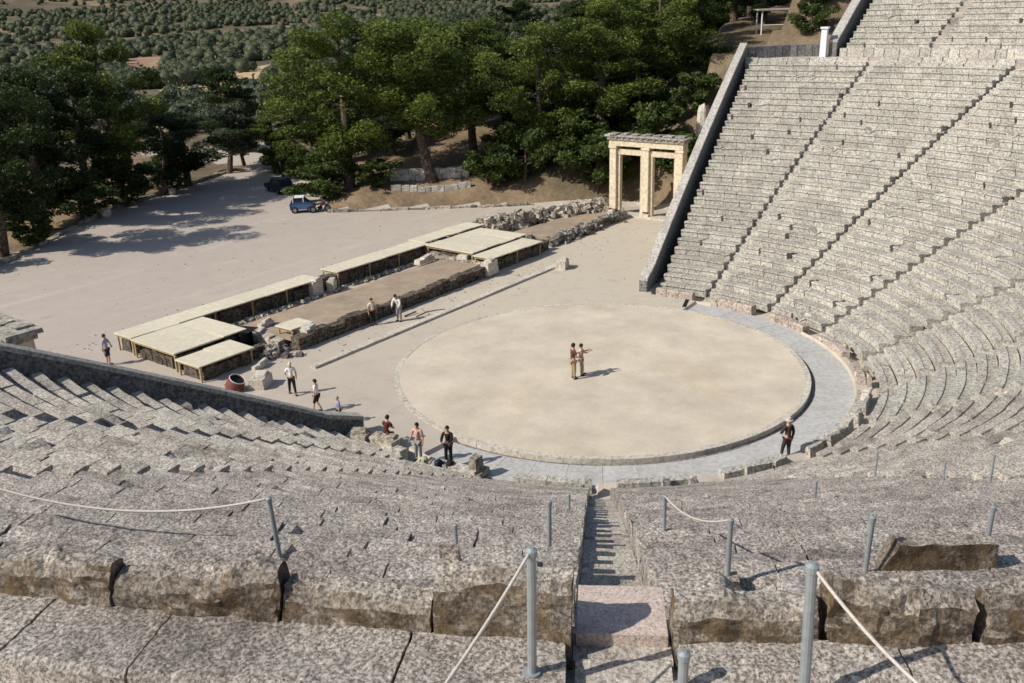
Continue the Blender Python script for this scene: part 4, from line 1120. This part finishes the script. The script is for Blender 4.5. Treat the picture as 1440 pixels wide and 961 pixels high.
# ------------------------------------------------------------------ people
def skinmesh(verts, edges, radii, sub=2, root=0):
    me = bpy.data.meshes.new('tmp'); me.from_pydata([tuple(v) for v in verts], edges, []); ob = bpy.data.objects.new('tmp', me); COL.objects.link(ob)
    m = ob.modifiers.new('s', 'SKIN'); m.use_smooth_shade = True
    for i, sv in enumerate(me.skin_vertices[0].data):
        r = radii[i]; sv.radius = (r, r) if not isinstance(r, tuple) else r; sv.use_root = i == root
    ss = ob.modifiers.new('u', 'SUBSURF'); ss.levels = sub; ss.render_levels = sub
    dg = bpy.context.evaluated_depsgraph_get(); dg.update()
    out = bpy.data.meshes.new_from_object(ob.evaluated_get(dg)); bpy.data.objects.remove(ob)
    if 'tone' not in out.attributes:
        at = out.attributes.new('tone', 'FLOAT', 'POINT')
    return out
def meshobj(name, me, mat, parent):
    me.materials.clear(); me.materials.append(mat); o = bpy.data.objects.new(name, me); COL.objects.link(o); o.parent = parent; return o

def person(loc, face, H, label, shirt, legs, hair='dark', J=None, sleeve=1.0, short=False, hat=None, skirt=False, lean=0.):
    """face: heading in degrees (0 = +X).  J overrides joints, in units of body height; local +X forward, +Y to the left"""
    j = dict(pel=(0, 0, .53), sp=(0, 0, .63), ch=(0, 0, .745), nk=(0, 0, .825), nt=(.005, 0, .87), hd=(.012, 0, .925), tp=(.008, 0, .965),
             shL=(0, .105, .805), elL=(-.01, .145, .64), wrL=(.03, .15, .50), shR=(0, -.105, .805), elR=(-.01, -.145, .64), wrR=(.03, -.15, .50),
             hpL=(0, .05, .50), knL=(.02, .06, .28), anL=(.0, .065, .04), toL=(.09, .075, .015), hpR=(0, -.05, .50), knR=(.02, -.06, .28), anR=(.0, -.065, .04), toR=(.09, -.075, .015))
    if J: j.update(J)
    names = list(j); V = {k: Vector(v) for k, v in j.items()}
    rad = dict(pel=(.07, .055), sp=(.062, .048), ch=(.075, .052), nk=.035, nt=.032, hd=(.052, .056), tp=.038, shL=.034, elL=.025, wrL=.017, shR=.034, elR=.025, wrR=.017,
               hpL=.05, knL=.034, anL=.022, toL=.018, hpR=.05, knR=.034, anR=.022, toR=.018)
    E_ = [('pel', 'sp'), ('sp', 'ch'), ('ch', 'nk'), ('nk', 'nt'), ('nt', 'hd'), ('hd', 'tp')]
    for s in 'LR': E_ += [('nk', 'sh' + s), ('sh' + s, 'el' + s), ('el' + s, 'wr' + s), ('pel', 'hp' + s), ('hp' + s, 'kn' + s), ('kn' + s, 'an' + s), ('an' + s, 'to' + s)]
    vs = [V[n] * H for n in names]; rr = [tuple(x * H for x in rad[n]) if isinstance(rad[n], tuple) else rad[n] * H for n in names]
    ed = [(names.index(a), names.index(b)) for a, b in E_]
    for s in 'LR':     # palm, four fingers and thumb
        w_ = V['wr' + s] * H; d = (V['wr' + s] - V['el' + s]).normalized(); side = Vector((1, 0, 0)) if abs(d.x) < .8 else Vector((0, 0, 1))
        side = (side - d * side.dot(d)).normalized()
        pm = w_ + d * .05; vs.append(pm); rr.append(.026); ip = len(vs) - 1; ed.append((names.index('wr' + s), ip))
        nrm = d.cross(side)
        for q, (off, L) in enumerate(((-.03, .062), (-.01, .078), (.01, .083), (.03, .074))):
            a = pm + d * .035 + side * off; b = a + d * L * .6 + nrm * .012; 
            vs += [a, b]; rr += [.009, .0075]; ed += [(ip, len(vs) - 2), (len(vs) - 2, len(vs) - 1)]
        a = w_ + d * .03 + side * .045; b = a + d * .035 + side * .012; vs += [a, b]; rr += [.011, .009]; ed += [(ip, len(vs) - 2), (len(vs) - 2, len(vs) - 1)]
    nose = V['hd'] * H + Vector((.075 * H / 1.7 + .018, 0, -.01)); vs.append(nose); rr.append(.013); ed.append((names.index('hd'), len(vs) - 1))
    o = empty('person', loc, R(face), label, 'person')
    body = meshobj('body', skinmesh(vs, ed, rr, 1), M['skin'], o)
    def sub(nm, keys, edges, k, mat, extra=.012, ends=None):
        vv = [V[n] * H for n in keys]; rx = []
        for n in keys:
            q = rad[n]; q = q if isinstance(q, tuple) else (q, q); rx.append((q[0] * H * k + extra, q[1] * H * k + extra))
        if ends:
            for n, p in ends.items(): vv[keys.index(n)] = p * H
        return meshobj(nm, skinmesh(vv, [(keys.index(a), keys.index(b)) for a, b in edges], rx, 1), mat, o)
    ends = {}
    ks = ['pel', 'sp', 'ch', 'nk', 'shL', 'elL', 'shR', 'elR']; es = [('pel', 'sp'), ('sp', 'ch'), ('ch', 'nk'), ('nk', 'shL'), ('shL', 'elL'), ('nk', 'shR'), ('shR', 'elR')]
    if sleeve > 1: ks += ['wrL', 'wrR']; es += [('elL', 'wrL'), ('elR', 'wrR')]
    else: ends = {'elL': V['shL'].lerp(V['elL'], .75), 'elR': V['shR'].lerp(V['elR'], .75)}
    ends['nk'] = V['ch'].lerp(V['nk'], .8)
    sub('shirt', ks, es, 1.1, shirt, .014, ends)
    ks = ['pel', 'hpL', 'knL', 'hpR', 'knR'] ; es = [('pel', 'hpL'), ('hpL', 'knL'), ('pel', 'hpR'), ('hpR', 'knR')]; ends = {}
    if not short: ks += ['anL', 'anR']; es += [('knL', 'anL'), ('knR', 'anR')]; ends = {'anL': V['knL'].lerp(V['anL'], .92), 'anR': V['knR'].lerp(V['anR'], .92)}
    sub('skirt' if skirt else 'trousers', ks, es, 1.45 if skirt else 1.12, legs, .02 if skirt else .014, ends)
    for s in 'LR':
        mb = MB(); a = V['an' + s] * H; t = V['to' + s] * H
        mb.rock(((a + t) / 2 - Vector((0, 0, .01))), ((t - a).length + .09, .095, .085), 3, 2, .5, .02)
        ang = math.atan2(t.y - a.y, t.x - a.x); mb.build('shoe', M['black'] if s else M['black'], o, smooth=True)
    hc = V['hd'] * H; mb = MB(); n = 12; vs = []; fs = []
    up = (V['tp'] - V['nt']).normalized(); fw = Vector((1, 0, 0)); fw = (fw - up * fw.dot(up)).normalized(); lf = up.cross(fw)
    for i in range(7):
        th = PI * .66 * i / 6
        for q in range(n):
            ph = 2 * PI * q / n
            cut = .62 if math.cos(ph) > .4 else 1.
            t2 = th * cut
            vs.append(tuple(hc + up * (.028 + .118 * math.cos(t2)) * H / 1.7 + (fw * math.cos(ph) * .108 + lf * math.sin(ph) * .094) * math.sin(t2) * H / 1.7 - fw * .008))
    for i in range(6):
        for q in range(n): fs.append((i * n + q, (i + 1) * n + q, (i + 1) * n + (q + 1) % n, i * n + (q + 1) % n))
    mb.add(vs, fs); mb.build('hair', {'dark': M['hairm'], 'grey': cloth('grey_hair', (.45, .42, .38)), 'blond': cloth('fair_hair', (.42, .3, .15)), 'white': cloth('white_hair', (.6, .57, .5))}[hair], o, smooth=True)
    mb = MB()
    for s in (-1, 1): mb.rock(tuple(hc + fw * .088 * H / 1.7 + lf * s * .032 + up * .01), (.016, .02, .014), 1, 1, .5, 0)
    mb.build('eyes', M['black'], o)
    mb = MB(); mb.rock(tuple(hc + fw * .088 * H / 1.7 - up * .05), (.014, .045, .012), 1, 1, .5, 0); mb.build('mouth', cloth('lips', (.3, .12, .1)), o)
    if hat:
        mb = MB(); c = hc + up * .075 * H / 1.7
        mb.tube([tuple(c - up * .012), tuple(c)], [.17, .165], 16); mb.tube([tuple(c), tuple(c + up * .09)], [.105, .085], 14); mb.build('hat', hat, o, smooth=False)
    return o
white = cloth('white_cotton', (.74, .73, .71)); pink = cloth('pink_cotton', (.62, .38, .32)); khaki = cloth('khaki_cotton', (.36, .28, .18)); brown = cloth('brown_cloth', (.12, .065, .045))
black = cloth('black_cloth', (.02, .018, .02)); grey = cloth('grey_cloth', (.25, .25, .26)); navy = cloth('navy_cloth', (.03, .045, .10)); dkbrown = cloth('dark_brown_cloth', (.055, .04, .032))
pale = cloth('pale_cloth', (.55, .5, .44)); maroon = cloth('maroon_cloth', (.10, .03, .03)); bluew = cloth('bluish_cloth', (.33, .36, .46)); skyb = cloth('sky_blue_cloth', (.28, .36, .5))
view = math.degrees(math.atan2(r_.y, r_.x))   # heading that points to the right of the picture
person((-2.15, .05, .02), view + 20, 1.82, 'taller visitor in a dark brown top, left of the pair on the orchestra', brown, khaki, J=dict(elL=(.06, .13, .66), wrL=(.16, .06, .68), elR=(.03, -.15, .65), wrR=(.13, -.08, .62)))
person((-1.55, .0, .02), view, 1.62, 'visitor in a pink top and khaki trousers on the orchestra floor pointing to the right', pink, khaki, J=dict(elR=(.14, -.10, .74), wrR=(.27, -.08, .80), elL=(.11, .11, .72), wrL=(.24, .06, .78), knL=(.05, .06, .28), anL=(.06, .065, .04), toL=(.15, .07, .015)))
person((-4.05, -11.35, -.17), 60, 1.75, 'visitor in dark brown clothes and a pale hat standing in the paved passage at right', dkbrown, dkbrown, hair='white', sleeve=2, hat=pale, J=dict(elL=(.06, .14, .65), wrL=(.14, .08, .62), anL=(.1, .065, .04), toL=(.19, .07, .015), knL=(.07, .06, .28)))
person((-12.15, -.75, .0), 200, 1.66, 'visitor in black clothes standing beside the stone ring at lower left', black, black, sleeve=2, J=dict(elL=(.07, .13, .67), wrL=(.17, .06, .66), elR=(.06, -.14, .66), wrR=(.16, -.1, .62)))
person((-12.6, .45, .0), 190, 1.66, 'bare shouldered visitor in a pink and white top beside the one in black', pink, grey, J=dict(elR=(-.02, -.17, .66), wrR=(.05, -.2, .54)))
person((-12.35, 2.55, -.38), 10, 1.66, 'visitor in maroon seated on a low stone at the left side of the orchestra', maroon, brown, J=dict(knL=(.24, .07, .5), anL=(.26, .07, .25), toL=(.35, .08, .23), knR=(.22, -.08, .5), anR=(.20, -.08, .25), toR=(.29, -.09, .23), sp=(.03, 0, .63), ch=(.07, 0, .74), nk=(.10, 0, .82), nt=(.115, 0, .86), hd=(.135, 0, .915), tp=(.135, 0, .955), shL=(.09, .1, .80), shR=(.09, -.1, .8), elL=(.15, .14, .66), wrL=(.26, .08, .60), elR=(.15, -.14, .66), wrR=(.26, -.08, .6)))
person((-12.0, 5.75, 0), 150, 1.3, 'small child in blue near the foot of the left end wall', skyb, navy, hair='blond')
person((-11.7, 7.5, 0), 120, 1.60, 'dark haired visitor in white top and black shorts walking by the left end wall', white, black, short=True, J=dict(anL=(.1, .065, .04), toL=(.19, .07, .015), knL=(.07, .06, .28), anR=(-.1, -.065, .05), toR=(-.02, -.07, .015), elR=(.08, -.14, .67), wrR=(.14, -.12, .58)))
person((-11.05, 10.0, 0), 60, 1.66, 'white haired visitor in a white shirt and black trousers striding beside the ruins', white, black, hair='white', J=dict(anL=(.13, .065, .04), toL=(.22, .07, .015), knL=(.09, .06, .29), anR=(-.13, -.065, .06), toR=(-.05, -.07, .015), knR=(-.02, -.06, .28), elL=(.08, .14, .67), wrL=(.15, .12, .60)))
person((-1.7, 14.15, 0), 250, 1.62, 'visitor in a cream shirt and black trousers against the stage foundation wall', cloth('cream_shirt', (.68, .6, .54)), black)
person((-.35, 13.35, 0), 190, 1.74, 'visitor in a loose white shirt leaning forward in front of the foundation wall', white, grey, sleeve=2, J=dict(sp=(.02, 0, .63), ch=(.07, 0, .735), nk=(.12, 0, .81), nt=(.14, 0, .85), hd=(.165, 0, .90), tp=(.175, 0, .94), shL=(.10, .11, .79), shR=(.10, -.11, .79), elL=(.14, .16, .65), wrL=(.22, .12, .56), elR=(.13, -.16, .65), wrR=(.22, -.12, .56)))
person((-13.85, 21.3, 0), 300, 1.72, 'visitor in a bluish white shirt alone beyond the left end of the cream roofs', bluew, navy, short=True, J=dict(elL=(.06, .15, .66), wrL=(.12, .1, .6)))
blockthing(-12.5, 2.5, 0, .7, 1.4, .42, .1, 'brown weathered block the visitor in maroon is sitting on', 'ruin')
blockthing(-12.9, 3.6, 0, .8, .9, .5, .5, 'yellowish brown block left of the seated visitor', 'ruin')

def bag(x, y, z, mat, rz, lab):
    o = empty('backpack', (x, y, z), rz, lab, 'bag'); mb = MB(); mb.rock((0, 0, .2), (.3, .36, .44), 5, 3, .5, .06); mb.build('bag_body', mat, o, smooth=True)
    mb = MB(); mb.rock((.14, 0, .13), (.12, .26, .22), 5, 2, .5, .05); mb.build('pocket', mat, o, smooth=True)
    mb = MB()
    for s in (-1, 1): mb.tube([(-.12, s * .1, .06), (-.2, s * .11, .2), (-.13, s * .09, .38)], .015, 5)
    mb.build('strap', M['black'], o)
bag(-12.9, -.1, .02, cloth('lime_cloth', (.40, .46, .28)), .3, 'pale green backpack on the ground between the two standing visitors')
bag(-12.75, -.75, .02, M['navy'], 1.2, 'dark navy backpack on the ground by the feet of the visitor in black')
bag(-12.55, -1.15, .02, M['black'], 2., 'black backpack nearest the stone edge of the passage')
# upright stone by the passage
mb = MB(); mb.box((0, 0, .38), (.5, .42, .8), 0, .2, .04, .9); mb.box((.05, 0, .1), (.8, .6, .22), .1, .3, .03)
o = mb.build('stone_pillar', M['ruin']); o.location = (-12.15, -2.15, -.05); tag(o, 'short dark upright stone casting a shadow on the passage at lower left', 'stone')
mb = MB(); mb.box((0, 0, .33), (.42, .34, .72), 0, .9, .03, .85); mb.box((.0, 0, .74), (.46, .38, .1), 0, .9, .02)
o = mb.build('stone_pillar', M['ring']); o.location = (2.4, -12.35, .0); tag(o, 'short whitish upright stone at the right curve of the front benches', 'stone')

# red drum
o = empty('litter_drum', (-12.3, 13.0, -.12), 0, 'rounded dull red drum with dark open mouth by the left end wall', 'drum'); o.rotation_euler = (R(28), 0, R(20)); o.scale = (.85, .85, .85)
mb = MB(); n = 20; pr = [(.02, .04), (.42, .05), (.50, .3), (.52, .6), (.46, .95), (.41, .95), (.46, .6), (.44, .3), (.02, .15)]; vs = []; 
for (q, z) in pr:
    for i in range(n): vs.append((q * math.cos(2 * PI * i / n), q * math.sin(2 * PI * i / n), z))
mb.add(vs, [(a * n + i, a * n + (i + 1) % n, (a + 1) * n + (i + 1) % n, (a + 1) * n + i) for a in range(len(pr) - 1) for i in range(n)]); mb.build('drum_body', M['red'], o, smooth=True)
mb = MB(); mb.tube([(.44 * math.cos(2 * PI * i / 24), .44 * math.sin(2 * PI * i / 24), .97) for i in range(25)], .022, 6); mb.build('rim', M['sheet'], o)
mb = MB(); mb.tube([(0, 0, .7), (0, 0, .86)], .43, 20); mb.build('drum_plug', M['black'], o)  # solid black plug gives the drum its dark interior

# ------------------------------------------------------------------ vehicles
def wheel(x, y, r, wdt, parent):
    mb = MB(); n = 20; vs = []; prf = [(r * .62, -wdt / 2), (r * .95, -wdt / 2), (r, -wdt * .3), (r, wdt * .3), (r * .95, wdt / 2), (r * .62, wdt / 2)]
    for (q, yy) in prf:
        for i in range(n): vs.append((q * math.cos(2 * PI * i / n), yy, q * math.sin(2 * PI * i / n)))
    mb.add(vs, [(a * n + i, a * n + (i + 1) % n, ((a + 1) % 6) * n + (i + 1) % n, ((a + 1) % 6) * n + i) for a in range(6) for i in range(n)])
    wo = mb.build('wheel', M['black'], parent, smooth=True); wo.location = (x, y, r)
    mb = MB(); mb.tube([(0, -wdt * .35, 0), (0, wdt * .35, 0)], r * .6, 14); mb.build('rim', M['steel'], wo)
def car(loc, rz, L, W, H, paint, roof, label, name='parked_car', cat='car'):
    o = empty(name, loc, rz, label, cat)
    sil = [(-L / 2, .35), (-L / 2, .85), (-L / 2 + .12, .95), (L * .18, .98), (L / 2 - .1, .80), (L / 2, .6), (L / 2, .35)]
    mb = MB(); vs = []; 
    for y, k in ((-W / 2 + .05, .97), (-W / 2, 1), (W / 2, 1), (W / 2 - .05, .97)):
        for (x, z) in sil: vs.append((x * k, y, z if k == 1 else .36 + (z - .36) * .98))
    n = len(sil); mb.add(vs, [(a * n + i, a * n + (i + 1) % n, (a + 1) * n + (i + 1) % n, (a + 1) * n + i) for a in range(3) for i in range(n)] + [tuple(range(n)), tuple(range(3 * n, 4 * n))[::-1]])
    mb.build('body', paint, o)
    cab = [(-L / 2 + .1, .96), (-L / 2 + .3, H - .06), (L * .05, H - .06), (L * .24, .97)]; mb = MB(); vs = []
    for y in (-W / 2 + .12, W / 2 - .12):
        for (x, z) in cab: vs.append((x, y * (.92 if z > 1.2 else 1), z))
    mb.add(vs, [(0, 1, 2, 3), (7, 6, 5, 4), (0, 4, 5, 1), (1, 5, 6, 2), (2, 6, 7, 3)]); mb.build('window', M['glass'], o)
    mb = MB(); mb.box((-L * .11, 0, H - .03), (L * .40, W * .86, .06), 0, .5, 0, .95)
    for x in (-L * .36, L * .06):
        for y in (-1, 1): mb.box((x, y * (W / 2 - .13), (H + .95) / 2), (.07, .05, H - .98), 0, .5)
    mb.build('roof', roof, o)
    for x in (-L * .32, L * .32):
        for y in (-1, 1): wheel(x, y * (W / 2 - .08), .3, .2, o)
    for y in (-1, 1):
        mb = MB(); mb.rock((L / 2 - .01, y * W * .36, .68), (.06, .24, .14), 1, 2, .5, 0); mb.build('headlight', M['sheet'], o)
        mb = MB(); mb.box((-L / 2 - .005, y * W * .4, .75), (.03, .16, .18)); mb.build('tail_light', M['red'], o)
    mb = MB(); mb.box((-L / 2 - .03, 0, .45), (.08, W * .95, .14), 0, .5, .0); mb.build('bumper', M['white'], o)
    mb = MB(); mb.box((-L / 2 - .012, 0, .68), (.02, .5, .12), 0, .5, .0); mb.build('number_plate', M['white'], o)
car((17.3, 42.4, 0), R(-47), 2.2, 1.2, 1.45, M['blue'], M['white'], 'small blue utility cart with a white roof at the far edge of the square', 'utility_cart', 'cart')
car((22.6, 52.2, 0), R(75), 3.8, 1.6, 1.45, M['navy'], M['navy'], 'dark navy parked car in tree shade at the start of the road')
def motorbike(loc, rz, label, paint):
    o = empty('motorcycle', loc, rz, label, 'motorcycle')
    wheel(-.65, 0, .31, .12, o); wheel(.65, 0, .31, .10, o)
    mb = MB(); mb.tube([(-.65, 0, .31), (-.1, 0, .5), (.45, 0, .8)], .04, 6); mb.tube([(.65, 0, .31), (.48, 0, .95)], .03, 6); mb.rock((0, 0, .42), (.45, .26, .34), 2, 2, .5, .05); mb.build('frame', M['black'], o)
    mb = MB(); mb.rock((.18, 0, .78), (.5, .28, .26), 2, 3, .5, .03); mb.build('fuel_tank', paint, o, smooth=True)
    mb = MB(); mb.rock((-.35, 0, .76), (.7, .26, .14), 2, 3, .5, .03); mb.build('seat', M['black'], o, smooth=True)
    mb = MB(); mb.tube([(.4, -.34, .98), (.48, 0, .97), (.4, .34, .98)], .018, 6); mb.build('handlebar', M['steel'], o)
    mb = MB(); mb.rock((.6, 0, .82), (.14, .16, .16), 1, 2, .5, 0); mb.build('headlight', M['sheet'], o)
motorbike((18.0, 40.9, 0), R(-30), 'dark red motorcycle parked beside the blue cart', M['red'])
# pale canopy near the top of the wood
cx, cy = 57.3, 15.2; cz = hill(cx, cy)
o = empty('sun_canopy', (cx, cy, cz), R(view), 'small pale roofed canopy on white posts at the edge of the upper wood', 'canopy')
mb = MB(); mb.box((0, 0, 2.35), (4.6, 2.6, .12), 0, .5, .02); mb.box((0, 0, 2.25), (4.3, 2.3, .08), 0, .5, .0); mb.build('roof', M['coping'], o)
for x in (-1.9, 1.9):
    for y in (-1, 1): mb = MB(); mb.tube([(x, y, 0), (x, y, 2.3)], .07, 8); mb.build('post', M['white'], o)
mb = MB(); mb.tube([(-1.9, -1, .9), (1.9, -1, .9)], .04, 6); mb.build('rail', M['white'], o)
# pale boulders
for (x, y, z, s, lab) in ((6.6, 56.9, 0, .9, 'white boulder at the edge of the dark wood, left of the others'), (16.2, 61.2, 0, .7, 'pale boulder by the shaded road edge in the middle'), (38.9, 13.9, 5.4, 1.5, 'whitish upright boulder behind the end wall near the gateway')):
    mb = MB(); mb.rock((0, 0, s * .4), (s, s * .8, s), rnd(0, 99), 3, .8, .2); o = mb.build('boulder', M['ring']); o.location = (x, y, hill(x, y) if z is None else z); tag(o, lab, 'boulder')
o.scale = (.8, .8, 2.2)
# fallen branch by the stage wall
mb = MB(); mb.tube([(.6, 12.9, .08), (1.3, 12.7, .22), (2.3, 12.5, .12), (3.0, 12.0, .05)], [.04, .04, .03, .02], 6); mb.tube([(.3, 13.6, .06), (1.2, 13.5, .12)], .05, 6); mb.tube([(1.2, 12.75, .2), (1.4, 13.2, .3)], .02, 5)
tag(mb.build('dry_branch', M['bark']), 'dark dry branch on the ground next to the white shirted visitor', 'branch')
